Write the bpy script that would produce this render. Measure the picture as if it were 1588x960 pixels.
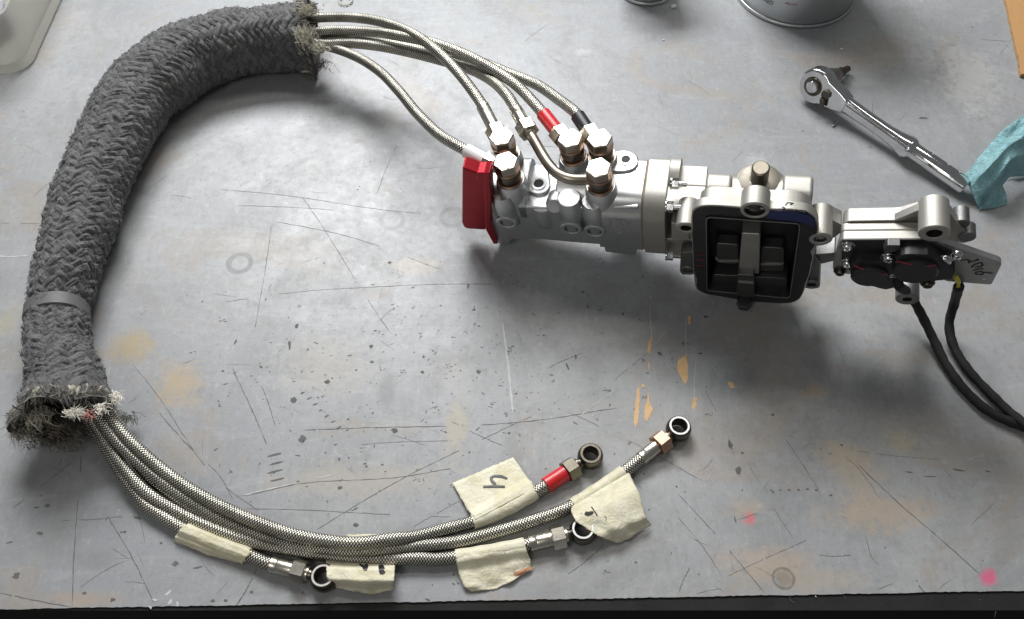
import bpy, bmesh, math, random
import numpy as np
from mathutils import Vector, Matrix
from mathutils.bvhtree import BVHTree
random.seed(7); np.random.seed(7)
for o in list(bpy.data.objects): bpy.data.objects.remove(o)
sc = bpy.context.scene; COL = sc.collection
R = math.radians
# ------------------------------------------------------------------ camera (lengths below are in mm, built in metres)
F = 1375.; TH = R(56); DIST = 620.
CAM = Vector((0, -DIST*math.cos(TH), DIST*math.sin(TH)))
FW = Vector((0, math.cos(TH), -math.sin(TH))); UP = Vector((0, math.sin(TH), math.cos(TH)))
cd = bpy.data.cameras.new('camera'); cam = bpy.data.objects.new('camera', cd); COL.objects.link(cam)
cam.location = CAM/1000; cam.rotation_euler = (R(90)-TH, 0, 0)
cd.sensor_width = 36; cd.lens = 36*F/1588; cd.clip_start = .02; cd.clip_end = 50
sc.camera = cam
# ------------------------------------------------------------------ light
w = bpy.data.worlds.new('World'); sc.world = w; w.use_nodes = True
wn = w.node_tree; bgn = wn.nodes['Background']; bgn.inputs[0].default_value = (.92, .97, 1, 1); bgn.inputs[1].default_value = .12
def area(name, loc, aim, sx, sy, power, col):
    l = bpy.data.lights.new(name, 'AREA'); l.shape = 'RECTANGLE'; l.size = sx/1000; l.size_y = sy/1000; l.energy = power; l.color = col
    o = bpy.data.objects.new(name, l); COL.objects.link(o); o.location = Vector(loc)/1000
    o.rotation_euler = (Vector(aim)-Vector(loc)).to_track_quat('-Z', 'Y').to_euler(); return o
area('window_light', (-260, 1060, 1080), (-30, 90, 0), 820, 420, 29, (.97, .985, 1))
area('ceiling_tube_light', (160, 620, 1300), (80, 60, 0), 900, 130, 4.2, (1, .965, .9))
area('front_fill_light', (-420, -620, 900), (60, 20, 20), 420, 300, 1.7, (1, .96, .90))  # unseen fill added to brighten the faces turned to the camera
sc.view_settings.view_transform = 'Standard'; sc.view_settings.look = 'None'; sc.view_settings.exposure = .1; sc.view_settings.gamma = 1
try: sc.view_settings.use_curve_mapping = False
except Exception: pass
sc.render.engine = 'CYCLES'
# ------------------------------------------------------------------ measuring helpers
def ray(px, py):
    return Vector(((px-794)/F, 0, 0)) + FW + UP*(-(py-480)/F)
def P(px, py, z=0.):
    d = ray(px, py); t = (z-CAM.z)/d.z; return CAM + d*t
class Frame:
    def __init__(s, O, U, W):
        s.O = Vector(O); s.U = Vector(U).normalized(); s.V = Vector(W).cross(s.U).normalized(); s.W = s.U.cross(s.V)
    def __call__(s, u, v, w): return s.O + s.U*u + s.V*v + s.W*w
    def on(s, px, py, v):                       # point of the surface plane at depth v seen along that direction
        d = ray(px, py); t = (v + s.O.dot(s.V) - CAM.dot(s.V))/d.dot(s.V); return CAM + d*t
M = Frame(P(1165, 468, 2), (1, -.211, .148), (-.17, -.11, .98))
# ------------------------------------------------------------------ material helpers
class X:
    def __init__(s, nt, v): s.nt = nt; s.v = v
    def _m(s, op, *a):
        n = s.nt.nodes.new('ShaderNodeMath'); n.operation = op
        for i, q in enumerate((s,)+a):
            q = q.v if isinstance(q, X) else q
            if isinstance(q, (int, float)): n.inputs[i].default_value = q
            else: s.nt.links.new(q, n.inputs[i])
        return X(s.nt, n.outputs[0])
    def __add__(s, o): return s._m('ADD', o)
    __radd__ = __add__
    def __sub__(s, o): return s._m('SUBTRACT', o)
    def __rsub__(s, o): return X(s.nt, float(o))._m('SUBTRACT', s)
    def __mul__(s, o): return s._m('MULTIPLY', o)
    __rmul__ = __mul__
    def __truediv__(s, o): return s._m('DIVIDE', o)
    def floor(s): return s._m('FLOOR')
    def fract(s): return s._m('FRACT')
    def sin(s): return s._m('SINE')
    def abs(s): return s._m('ABSOLUTE')
    def mod(s, o): return s._m('FLOORED_MODULO', o)
    def lt(s, o): return s._m('LESS_THAN', o)
    def pow(s, o): return s._m('POWER', o)
    def sqrt(s): return s._m('SQRT')
    def clamp(s):
        r = s._m('ADD', 0.); r.v.node.use_clamp = True; return r
    def smooth(s, a, b):
        n = s.nt.nodes.new('ShaderNodeMapRange'); n.interpolation_type = 'SMOOTHSTEP'
        s.nt.links.new(s.v, n.inputs[0]); n.inputs[1].default_value = a; n.inputs[2].default_value = b
        return X(s.nt, n.outputs[0])
class Mat:
    def __init__(s, name, col=(.5, .5, .5), rough=.5, metal=0., spec=None):
        s.m = bpy.data.materials.new(name); s.m.use_nodes = True; s.nt = s.m.node_tree; s.b = s.nt.nodes['Principled BSDF']
        s.b.inputs['Base Color'].default_value = (*col, 1); s.b.inputs['Roughness'].default_value = rough; s.b.inputs['Metallic'].default_value = metal
        if spec is not None: s.b.inputs['Specular IOR Level'].default_value = spec
        s.col = col
    def coord(s, kind='Object'):
        n = s.nt.nodes.new('ShaderNodeTexCoord'); return n.outputs[kind]
    def mm(s, sx=1., sy=1., sz=1., kind='Object', rot=0):
        mp = s.nt.nodes.new('ShaderNodeMapping'); k = 1000. if kind == 'Object' else 1.
        mp.inputs['Scale'].default_value = (k*sx, k*sy, k*sz); mp.inputs['Rotation'].default_value = (0, 0, rot)
        s.nt.links.new(s.coord(kind), mp.inputs[0]); return mp.outputs[0]
    def xyz(s, vec):
        n = s.nt.nodes.new('ShaderNodeSeparateXYZ'); s.nt.links.new(vec, n.inputs[0]); return [X(s.nt, n.outputs[i]) for i in range(3)]
    def vec(s, x, y, z=0.):
        n = s.nt.nodes.new('ShaderNodeCombineXYZ')
        for i, q in enumerate((x, y, z)):
            if isinstance(q, X): s.nt.links.new(q.v, n.inputs[i])
            else: n.inputs[i].default_value = q
        return n.outputs[0]
    def noise(s, vec, scale, detail=4, rough=.55, dist=0.):
        n = s.nt.nodes.new('ShaderNodeTexNoise'); s.nt.links.new(vec, n.inputs['Vector'])
        n.inputs['Scale'].default_value = scale; n.inputs['Detail'].default_value = detail; n.inputs['Roughness'].default_value = rough; n.inputs['Distortion'].default_value = dist
        return X(s.nt, n.outputs[0])
    def voro(s, vec, scale, feat='F1'):
        n = s.nt.nodes.new('ShaderNodeTexVoronoi'); n.feature = feat; s.nt.links.new(vec, n.inputs['Vector']); n.inputs['Scale'].default_value = scale
        return X(s.nt, n.outputs['Distance'])
    def mix(s, f, a, b, mode='MIX'):
        n = s.nt.nodes.new('ShaderNodeMix'); n.data_type = 'RGBA'; n.blend_type = mode
        for i, q in ((0, f), (6, a), (7, b)):
            if isinstance(q, X): s.nt.links.new(q.v, n.inputs[i])
            elif isinstance(q, (int, float)): n.inputs[i].default_value = q
            elif isinstance(q, tuple): n.inputs[i].default_value = (*q, 1)
            else: s.nt.links.new(q, n.inputs[i])
        return n.outputs[2]
    def base(s, sock): s.nt.links.new(sock.v if isinstance(sock, X) else sock, s.b.inputs['Base Color']); return s
    def rough(s, x): s.nt.links.new(x.v, s.b.inputs['Roughness']); return s
    def bump(s, x, dist_mm, strength=1.):
        n = s.nt.nodes.new('ShaderNodeBump'); n.inputs['Distance'].default_value = dist_mm/1000; n.inputs['Strength'].default_value = strength
        s.nt.links.new(x.v, n.inputs['Height']); s.nt.links.new(n.outputs[0], s.b.inputs['Normal']); return s
def worn(name, col, rough, metal, grain=1.2, bump=.05, dirt=.35, dirtcol=None, spot=.05):
    m = Mat(name, col, rough, metal); v = m.mm()
    n1 = m.noise(v, spot, 5, .6); n2 = m.noise(v, grain, 4, .6)
    dc = dirtcol or tuple(c*.5 for c in col)
    m.base(m.mix((n1.smooth(.45, .75)*dirt).clamp(), col, dc))
    m.rough((n1*.25 + n2*.14 + (rough-.19)).clamp()); m.bump(n2, bump); return m
SILVER = worn('machined_aluminium', (.60, .61, .615), .40, 1., 1.0, .05, .3)
CAST = worn('cast_aluminium', (.46, .445, .41), .52, .80, 1.6, .16, .4, (.42, .39, .34))
CAST_SHADE = worn('shaded_cast_aluminium', (.24, .24, .235), .50, 1., 1.6, .14, .4)  # same cast metal, coloured darker for its parts in shade
STEEL = worn('plated_steel', (.66, .62, .54), .30, 1., .8, .02, .6, (.36, .31, .22), .12)
NICKEL = worn('nickel_bolt', (.54, .49, .43), .30, 1., 1.2, .015, .45, (.62, .52, .40), .09)
COPPER = worn('copper_washer', (.50, .33, .24), .38, 1., 1., .03, .4)
GUN = worn('dark_zinc_steel', (.15, .135, .11), .32, 1., .8, .03, .5, (.08, .07, .06))
CHROME = worn('chrome', (.72, .72, .73), .12, 1., .3, .006, .35, (.38, .37, .36), .15)
RED = worn('red_anodised', (.36, .008, .018), .34, .55, .7, .02, .3)
REDS = worn('red_heatshrink', (.60, .02, .025), .3, 0, .7, .08, .2)
BLACK = worn('black_plastic', (.018, .018, .02), .42, 0, .5, .05, .4)
BLACKP = worn('black_paint', (.014, .014, .017), .38, .0, .5, .06, .5, (.05, .05, .055), .15)
DARKST = worn('dark_steel', (.13, .13, .13), .42, .9, .6, .05, .5)
MIDST = worn('grey_steel', (.50, .49, .46), .45, .9, .6, .05, .5)
WHITE = worn('white_heatshrink', (.8, .8, .79), .35, 0, .7, .05, .2)
INK = Mat('black_marker_ink', (.010, .010, .011), .45)
REDINK = Mat('red_marker_ink', (.26, .02, .05), .5)
BLUEP = worn('blue_gasket_paint', (.015, .03, .13), .45, 0, .5, .05, .4, (.03, .03, .04), .3)
HOLE = Mat('dark_hole_shade', (.02, .02, .018), .6, .3)  # dark colour standing in for the shade inside holes and gaps
YEL = Mat('yellow_wire', (.55, .5, .06), .4)
def braidmat(name, light, dark, n, p):
    m = Mat(name, light, .3, 1.); uv = m.coord('UV'); u, v, _ = m.xyz(uv)
    a = u*n + v/p; b = u*n - v/p
    top = (a.floor()+b.floor()).mod(2.).lt(.5)
    fa = a.fract(); fb = b.fract()
    pa = 1 - ((fa*2-1).abs()).pow(3.); pb = 1 - ((fb*2-1).abs()).pow(3.)
    sa = (fb*3.14159).sin(); sb = (fa*3.14159).sin()
    h = top*(pa*sa) + (1-top)*(pb*sb)
    wires = ((top*fa + (1-top)*fb)*31.4).sin()*.08
    nz = m.noise(m.mm(), .05, 3)
    l2 = m.mix(nz.smooth(.35, .7), light, tuple(c*.72 for c in light))
    m.base(m.mix(h.smooth(.2, .8), dark, l2)); m.bump(h+wires, .20); m.rough((.46 - h*.12).clamp())
    return m
HOSE = braidmat('stainless_wire_braid', (.84, .81, .71), (.03, .026, .02), 9, 1.75)
# ------------------------------------------------------------------ mesh helpers
ROOT = {}
SURF = {}
def thing(name, label, cat, base, group=None):
    o = bpy.data.objects.new(name, None); COL.objects.link(o); o.location = Vector(base)/1000; o.empty_display_size = .02
    o['label'] = label; o['category'] = cat
    if group: o['group'] = group
    ROOT[o.name] = Vector(base); return o
class MB:
    def __init__(s): s.v = []; s.f = []; s.uv = None
    def add(s, vs, fs):
        b = len(s.v); s.v += [Vector(q) for q in vs]; s.f += [tuple(i+b for i in f) for f in fs]; return s
    def prism(s, poly, ext):
        n = len(poly); ext = Vector(ext); A = [Vector(q) for q in poly]; B = [q+ext for q in A]
        nr = sum(((A[i]-A[0]).cross(A[(i+1) % n]-A[0]) for i in range(n)), Vector())
        fs = [tuple(range(n)), tuple(range(2*n-1, n-1, -1))]+[(i, i+n, (i+1) % n+n, (i+1) % n) for i in range(n)]
        if nr.dot(ext) > 0: fs = [tuple(reversed(f)) for f in fs]
        return s.add(A+B, fs)
    def ringprism(s, outer, inner, ext):
        ext = Vector(ext); n = len(outer); L = [list(outer), list(inner), [q+ext for q in outer], [q+ext for q in inner]]
        vs = sum(L, []); fs = []
        for i in range(n):
            j = (i+1) % n
            fs += [(i, j, n+j, n+i), (2*n+j, 2*n+i, 3*n+i, 3*n+j), (i, 2*n+i, 2*n+j, j), (n+j, 3*n+j, 3*n+i, n+i)]
        return s.add(vs, fs)
    def box(s, fr, u, v, w):
        return s.prism([fr(u[0], v[0], w[0]), fr(u[1], v[0], w[0]), fr(u[1], v[0], w[1]), fr(u[0], v[0], w[1])], fr(0, v[1], 0)-fr(0, v[0], 0))
    def lathe(s, o, ax, prof, n=28, phase=0., closed=False):
        o = Vector(o); ax = Vector(ax).normalized(); e = ax.orthogonal().normalized(); g = ax.cross(e); vs = []; fs = []; k = len(prof)
        for r, h in prof:
            for i in range(n):
                a = 2*math.pi*i/n+phase; vs.append(o+ax*h+e*(r*math.cos(a))+g*(r*math.sin(a)))
        for j in range(k-1 if not closed else k):
            for i in range(n):
                a, b = j*n+i, j*n+(i+1) % n; c, d = ((j+1) % k)*n+(i+1) % n, ((j+1) % k)*n+i; fs.append((a, b, c, d))
        if not closed:
            fs.append(tuple(range(n-1, -1, -1))); fs.append(tuple(range((k-1)*n, k*n)))
        return s.add(vs, fs)
    def cyl(s, a, b, r, n=24, r2=None, ch=.5, phase=0.):
        a = Vector(a); b = Vector(b); h = (b-a).length; r2 = r if r2 is None else r2; ch = min(ch, h*.3, r*.4)
        return s.lathe(a, b-a, [(r-ch, 0), (r, ch), (r2, h-ch), (r2-ch, h)], n, phase)
    def hexn(s, a, b, af, phase=0., ch=.7):
        r = af/math.sqrt(3); a = Vector(a); b = Vector(b); h = (b-a).length
        return s.lathe(a, b-a, [(r-ch*.6, 0), (r, ch*.5), (r, h-ch*.5), (r-ch*.6, h)], 6, phase)
    def bore(s, a, d, ro, ri, ln, dep, n=28):       # tube end with a drilled hole; a = centre of the front face, d = direction into the part
        return s.lathe(a, d, [(ri*.6, dep), (ri, dep), (ri, .5), (ri+.5, 0), (ro-.7, 0), (ro, .7), (ro, ln)], n)
    def tube(s, pts, rad, n=14, uvl=True, caps=True):
        pts = [Vector(q) for q in pts]; k = len(pts); rads = rad if hasattr(rad, '__len__') else [rad]*k
        t = [(pts[min(i+1, k-1)]-pts[max(i-1, 0)]).normalized() for i in range(k)]
        e = t[0].orthogonal().normalized(); vs = []; uv = []; ln = 0
        for i in range(k):
            e = (e - t[i]*e.dot(t[i])).normalized(); g = t[i].cross(e)
            if i: ln += (pts[i]-pts[i-1]).length
            for j in range(n+1):
                a = 2*math.pi*j/n; vs.append(pts[i]+(e*math.cos(a)+g*math.sin(a))*rads[i]); uv.append((j/n, ln))
        fs = [(i*(n+1)+j, i*(n+1)+j+1, (i+1)*(n+1)+j+1, (i+1)*(n+1)+j) for i in range(k-1) for j in range(n)]
        if caps: fs += [tuple(range(n-1, -1, -1)), tuple(range((k-1)*(n+1), (k-1)*(n+1)+n))]
        if s.uv is None: s.uv = []
        s.uv += uv; return s.add(vs, fs)
    def build(s, name, mat, parent=None, base=None, bev=0., ang=38, label=None, smooth=True):
        off = Vector(base) if base is not None else (ROOT[parent.name] if parent else Vector())
        me = bpy.data.meshes.new(name); me.from_pydata([tuple((q-off)/1000) for q in s.v], [], s.f)
        if s.uv and len(s.uv) == len(s.v):
            l = me.uv_layers.new(name='UVMap'); idx = np.zeros(len(me.loops), dtype=np.int32); me.loops.foreach_get('vertex_index', idx)
            l.data.foreach_set('uv', np.array(s.uv, dtype=np.float32)[idx].ravel())
        me.materials.append(mat.m); me.validate(); me.update()
        if smooth:
            me.polygons.foreach_set('use_smooth', [True]*len(me.polygons)); me.set_sharp_from_angle(angle=R(ang))
        o = bpy.data.objects.new(name, me); COL.objects.link(o); ROOT[o.name] = off
        if parent: o.parent = parent
        else: o.location = off/1000
        if label: o['label'] = label
        if bev:
            b = o.modifiers.new('bevel', 'BEVEL'); b.width = bev/1000; b.segments = 3; b.limit_method = 'ANGLE'; b.angle_limit = R(30); b.use_clamp_overlap = True; b.harden_normals = True
        return o
def tag(o, label=None, cat=None, group=None, kind=None):
    for k, v in (('label', label), ('category', cat), ('group', group), ('kind', kind)):
        if v: o[k] = v
    return o
def spline(pts, step=2.):
    pts = [Vector(p) for p in pts]; out = []; n = len(pts)
    for i in range(n-1):
        p0 = pts[i-1] if i else pts[0]*2-pts[1]; p1 = pts[i]; p2 = pts[i+1]; p3 = pts[i+2] if i+2 < n else pts[-1]*2-pts[-2]
        k = max(1, int((p2-p1).length/step)); d1 = max((p1-p0).length, 1e-3)**.5; d2 = max((p2-p1).length, 1e-3)**.5; d3 = max((p3-p2).length, 1e-3)**.5
        m1 = (p2-p1)+((p1-p0)/d1-(p2-p0)/(d1+d2))*d2; m2 = (p2-p1)+((p3-p2)/d3-(p3-p1)/(d2+d3))*d2
        for j in range(k):
            t = j/k; out.append(p1*(2*t**3-3*t*t+1)+m1*(t**3-2*t*t+t)+p2*(3*t*t-2*t**3)+m2*(t**3-t*t))
    return out+[pts[-1]]
def rounded(pts, r, k=4):
    out = []; n = len(pts); pts = [Vector(p) for p in pts]
    for i in range(n):
        a, b, c = pts[i-1], pts[i], pts[(i+1) % n]; d1 = (a-b); d2 = (c-b); q = min(r, d1.length*.45, d2.length*.45)
        s_, e_ = b+d1.normalized()*q, b+d2.normalized()*q
        for j in range(k+1):
            t = j/k; out.append(s_*(1-t)**2+b*(2*t*(1-t))+e_*t*t)
    return out
def surf_of(*mbs):
    vs = []; fs = []
    for m in mbs:
        b = len(vs); vs += m.v; fs += [tuple(i+b for i in f) for f in m.f]
    return BVHTree.FromPolygons(vs, fs)
def mark(bvh, pts, width, mat, name, parent, lift=.12, taper=False, stepf=1.2):   # ink or paint stroke laid on a surface
    P2 = []
    for i in range(len(pts)-1):
        a, b = pts[i], pts[i+1]; k = max(1, int(math.dist(a, b)/stepf))
        P2 += [(a[0]+(b[0]-a[0])*j/k, a[1]+(b[1]-a[1])*j/k) for j in range(k)]
    P2.append(pts[-1]); H = []
    for q in P2:
        d = ray(*q).normalized(); h = bvh.ray_cast(CAM, d)
        if h[0] is not None:
            n = h[1] if h[1].dot(d) < 0 else -h[1]; H.append((h[0], n))
    if len(H) < 2: return None
    H = [(H[i][0]*.5+(H[max(i-1, 0)][0]+H[min(i+1, len(H)-1)][0])*.25, sum((H[j][1] for j in range(max(0, i-6), min(len(H), i+7))), Vector()).normalized()) for i in range(len(H))]
    m = MB(); vs = []; fs = []; k = len(H)
    for i, (p, n) in enumerate(H):
        t = (H[min(i+1, k-1)][0]-H[max(i-1, 0)][0]).normalized(); sd = n.cross(t).normalized()
        ww = width*.5*(1+.12*math.sin(i*.35+len(P2)))
        if i in (0, k-1): ww *= .55
        vs += [p+n*lift-sd*ww, p+n*(lift*1.6), p+n*lift+sd*ww]
    for i in range(k-1):
        for j in (0, 1): fs.append((i*3+j, i*3+j+1, i*3+4+j, i*3+3+j))
    m.add(vs, fs); return m.build(name, mat, parent)
def Z1(x, y): return 680+x/3.31, 140+y/3.31
def Z2(x, y): return 1000+x/3.428, 220+y/3.428
def Z4(x, y): return 1150+x/2.824, y/2.824
def Z7(x, y): return 1260+x/4.8, 300+y/4.8
def Zt(x, y): return 440+x/3.054, y/3.054
def Zb(x, y): return 220+x/3.428, 680+y/3.428
def Zc(x, y): return 640+x/3, 620+y/3
def Zk(x, y): return 840+x/3.4275, 420+y/3.4275
def Zm(x, y): return 340+x/2.286, 280+y/2.286
def Zr(x, y): return 1050+x/2.952, 680+y/2.952
def Zl(x, y): return x/3.6925, 700+y/3.6925
# ================================================================== WORKBENCH
el, er = P(0, 945, 0), P(1588, 916, 0)
sl = (er.y-el.y)/(er.x-el.x)
def edge_y(x): return el.y+(x-el.x)*sl
tm = Mat('worn_grey_bench_paint', (.3, .3, .3), .4, 0, .5)
v = tm.mm(); x, y, _ = tm.xyz(v)
nb = tm.noise(v, .006, 5, .6, .4); nm = tm.noise(v, .03, 6, .65, .6); nf = tm.noise(v, .22, 6, .7); nff = tm.noise(v, 1.6, 3, .6)
ns = tm.noise(tm.mm(.25, 1.2, 1), .08, 5, .7, .8)
c = tm.mix(nb.smooth(.3, .7), (.275, .285, .30), (.335, .34, .345))
ng = tm.noise(tm.mm(1., .35, 1), .30, 6, .75, .3)
nd = tm.noise(tm.mm(1, .8, 1), .017, 7, .72, 1.); c = tm.mix(nd.smooth(.47, .66)*.42, c, (.215, .215, .215))
c = tm.mix(nm.smooth(.48, .72)*.42, c, (.22, .215, .21))
c = tm.mix(ng.smooth(.50, .66)*.34, c, (.23, .225, .22)); c = tm.mix((1-ng.smooth(.32, .44))*.35, c, (.47, .47, .47))
c = tm.mix(ns.smooth(.50, .74)*.28, c, (.44, .445, .45))
n_b = tm.noise(tm.mm(.7, 1, 1), .013, 6, .7, .8); c = tm.mix(n_b.smooth(.53, .66)*.45, c, (.32, .265, .21))
c = tm.mix(nf.smooth(.53, .70)*.42, c, (.20, .195, .19))
c = tm.mix((nf.smooth(.30, .42)*-1+1)*.28, c, (.48, .48, .47))
c = tm.mix(nff.smooth(.58, .72)*.36, c, (.15, .15, .15)); nq = tm.noise(v, .55, 5, .75, .6); c = tm.mix(nq.smooth(.62, .70)*.5, c, (.13, .125, .12))
STAINS = [  # px, py, rx, ry (mm), colour, strength
    (205, 535, 17, 15, (.36, .28, .13), .75), (280, 597, 18, 19, (.42, .31, .17), .7), (10, 500, 9, 20, (.40, .34, .20), .4), (645, 412, 30, 9, (.46, .38, .28), .45),
    (1357, 795, 40, 13, (.44, .33, .22), .55), (1330, 735, 18, 26, (.42, .32, .22), .5), (1300, 705, 16, 12, (.43, .36, .24), .4), (1395, 683, 14, 9, (.45, .37, .18), .4),
    (1185, 870, 28, 11, (.45, .34, .24), .5), (1280, 900, 30, 8, (.42, .34, .24), .4), (1263, 605, 9, 7, (.45, .33, .16), .5), (1155, 790, 14, 9, (.45, .36, .25), .5),
    (1163, 803, 6, 7, (.62, .12, .15), .8), (1533, 895, 5, 5.2, (.60, .13, .23), .95), (601, 607, 6.5, 17, (.17, .17, .17), .75), (700, 557, 24, 6, (.20, .20, .20), .6),
    (500, 565, 40, 26, (.40, .35, .27), .35), (1500, 120, 30, 45, (.52, .50, .47), .45), (560, 745, 60, 14, (.42, .36, .29), .5), (710, 660, 8, 24, (.45, .37, .24), .5),
    (1175, 251, 11, 11, (.55, .55, .55), .35), (905, 80, 9, 5, (.5, .5, .5), .4), (60, 740, 28, 10, (.18, .18, .17), .4), (1215, 897, 6.2, 6.2, (.22, .19, .15), .8),
    (90, 815, 10, 24, (.22, .22, .21), .35), (1415, 470, 20, 14, (.45, .36, .28), .22), (150, 870, 14, 8, (.2, .2, .2), .4), (930, 590, 90, 50, (.26, .265, .27), .35),
    (1425, 275, 22, 9, (.27, .27, .28), .4), (40, 140, 60, 40, (.46, .46, .46), .3), (120, 930, 26, 5, (.40, .28, .18), .5)]
wob = (nf-.5)*2.2 + (nm-.5)*1.8
for (px, py, rx, ry, col, st) in STAINS:
    q = P(px, py); d = (((x-q.x)/rx).pow(2.)+((y-q.y)/ry).pow(2.)).sqrt() + wob
    c = tm.mix((1-d.smooth(.25, 1.2))*(st*(.9 if col[0] < .6 else 1)), c, col)
for (px, py, rr, th, col, st) in [(372, 408, 8, 2.2, (.16, .16, .16), .85), (572, 322, 8.6, 2.5, (.22, .22, .22), .7), (608, 341, 8.3, 2.1, (.20, .20, .20), .8), (702, 337, 8.6, 2.4, (.20, .20, .20), .75),
        (533, 405, 3, 1, (.2, .2, .2), .5), (680, 823, 5, 1, (.2, .2, .2), .4), (730, 40, 12, 2, (.30, .31, .32), .4), (1215, 897, 6., .8, (.12, .11, .1), .6), (903, 255, 9, 2, (.3, .3, .3), .3), (600, 245, 14, 1.6, (.28, .28, .28), .3)]:
    q = P(px, py); d = (((x-q.x).pow(2.)+(y-q.y).pow(2.)).sqrt()-rr).abs()/th + wob*.8
    c = tm.mix((1-d.smooth(.4, 1.2))*st, c, col)
tm.base(c); tm.rough((nm*.30+nf*.22+.16).clamp()); tm.bump(nf*.5+nff*.25+nm, .22, .8)
bench = thing('workbench', 'grey painted workbench top with scratches, chips and yellowed stains under everything', 'workbench', (0, 0, -30))
edgem = worn('dark_bench_edge', (.009, .0085, .008), .85, 0, .8, .3, .5)
# ragged front edge
fx = np.linspace(-640, 640, 640); fr_ = [Vector((a, edge_y(a)+random.uniform(-.22, .22)+.15*math.sin(a*.031)*math.sin(a*.083), 0)) for a in fx]
top = MB(); pl = fr_+[Vector((640, 720, 0)), Vector((-640, 720, 0))]
top.add(pl, [tuple(range(len(pl)))]); top.build('bench_top', tm, bench, smooth=False)
e = MB(); n = len(fr_); e.add([q+Vector((0, -.1, -.35)) for q in fr_]+[Vector((q.x, edge_y(q.x)-.5, -30)) for q in fr_], [(i, i+n, i+n+1, i+1) for i in range(n-1)]); e.build('front_edge', edgem, bench)
u_ = MB(); u_.box(lambda a, b, c_: Vector((a, b, c_)), (-640, 640), (edge_y(-640)+6, 720), (-30, -1)); u_.build('bench_core', edgem, bench)
# marks in the paint: scratches, chips
SCR = Mat('dark_scratch', (.12, .115, .11), .7); SCL = Mat('pale_scratch', (.50, .50, .49), .6); CHIPD = worn('dark_chip', (.12, .115, .11), .7, 0, 1.2, .1, .5); WOOD = worn('bare_orange_wood_chip', (.66, .43, .22), .7, 0, .8, .15, .5, (.42, .22, .08), .3)
def strip(mb, pts, w0, z=.1, jit=.35):
    q = spline([P(a, b, z) for a, b in pts], 3.) if len(pts) > 2 else [P(*pts[0], z).lerp(P(*pts[1], z), i/30) for i in range(31)]
    k = len(q); vs = []; on = []
    ph = random.uniform(0, 9)
    for i in range(k):
        t = (q[min(i+1, k-1)]-q[max(i-1, 0)]).normalized(); s_ = Vector((-t.y, t.x, 0)); c0 = q[i]+s_*(random.uniform(-1, 1)*jit*.5+.7*math.sin(i*.12+ph))
        ww = w0*.5*random.uniform(.35, 1.25)*(.2 if i in (0, k-1) else 1); vs += [c0-s_*ww, c0+s_*ww]; on.append(math.sin(i*.33+ph)+math.sin(i*.11+ph*2) > -1.2)
    mb.add(vs, [(2*i, 2*i+2, 2*i+3, 2*i+1) for i in range(k-1) if on[i]])
def blob(mb, px, py, rx, ry, z=.12, n=9, rot=0, rag=.45):
    q = P(px, py, z); vs = []
    for i in range(n):
        a = 2*math.pi*i/n; r = 1+random.uniform(-rag, rag); X_, Y_ = rx*r*math.cos(a), ry*r*math.sin(a)
        vs.append(q+Vector((X_*math.cos(rot)-Y_*math.sin(rot), X_*math.sin(rot)+Y_*math.cos(rot), 0)))
    mb.add(vs, [tuple(range(n))])
sd = MB()
for pts, ww in [([(468, 305), (550, 430), (606, 517)], .42), ([(205, 565), (240, 610), (330, 735), (402, 792)], .42), ([(236, 625), (290, 690), (340, 740), (360, 775)], .5), ([(490, 822), (640, 735), (800, 655), (850, 636)], .42),
        ([(470, 668), (640, 662), (840, 651), (958, 634)], .55), ([(380, 790), (520, 794), (700, 800)], .35), ([(125, 705), (120, 800), (112, 942)], .6), ([(165, 800), (200, 860), (238, 935)], .55), ([(366, 938), (400, 882)], .8),
        ([(0, 918), (60, 930), (112, 940)], .5), ([(1050, 766), (1120, 842), (1186, 918)], .5), ([(1050, 800), (1090, 850), (1117, 893)], .35), ([(1327, 718), (1400, 788), (1460, 838), (1520, 890)], .55), ([(1216, 680), (1262, 750), (1272, 768)], .35),
        ([(1160, 720), (1215, 810), (1232, 835)], .3), ([(340, 293), (450, 305), (560, 320), (700, 336)], .3), ([(430, 345), (560, 372), (685, 418)], .4), ([(345, 470), (480, 450), (640, 443), (810, 440)], .35), ([(365, 318), (520, 326)], .35),
        ([(360, 570), (390, 630), (415, 690)], .55), ([(405, 600), (430, 665)], .5), ([(380, 770), (470, 748), (620, 740), (700, 728)], .4), ([(700, 655), (780, 690)], .4), ([(850, 572), (905, 545)], .4), ([(955, 590), (1010, 540)], .3),
        ([(1130, 895), (1262, 830)], .3), ([(1270, 860), (1320, 862)], .35), ([(1330, 700), (1460, 712)], .25), ([(880, 640), (1010, 700), (1090, 745)], .35), ([(1090, 600), (1130, 680), (1140, 710)], .4), ([(1420, 900), (1435, 918)], .8), ([(1055, 918), (1068, 880)], .6),
        ([(420, 350), (395, 520)], .4), ([(20, 790), (110, 715)], .45), ([(95, 808), (190, 800)], .35), ([(100, 925), (170, 880), (200, 868)], .3), ([(640, 820), (720, 770)], .3), ([(880, 890), (938, 845)], .4), ([(1340, 830), (1355, 870), (1400, 895)], .4),
        ([(1290, 690), (1330, 725), (1365, 775)], .4), ([(110, 350), (0, 345)], .25), ([(560, 690), (700, 682)], .3), ([(1355, 160), (1352, 212)], .35), ([(1520, 60), (1588, 66)], .4), ([(1420, 30), (1440, 44)], .4), ([(615, 225), (585, 300)], .35)]:
    strip(sd, pts, ww)
for _ in range(130):
    a, b = random.uniform(20, 1560), random.uniform(60, 925); an_ = random.gauss(.1, .8); l_ = random.uniform(8, 60); strip(sd, [(a, b), (a+l_*.5*math.cos(an_)+random.uniform(-2, 2), b+l_*.5*math.sin(an_)+random.uniform(-2, 2)), (a+l_*math.cos(an_), b+l_*math.sin(an_))], random.uniform(.12, .3), .1)
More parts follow.
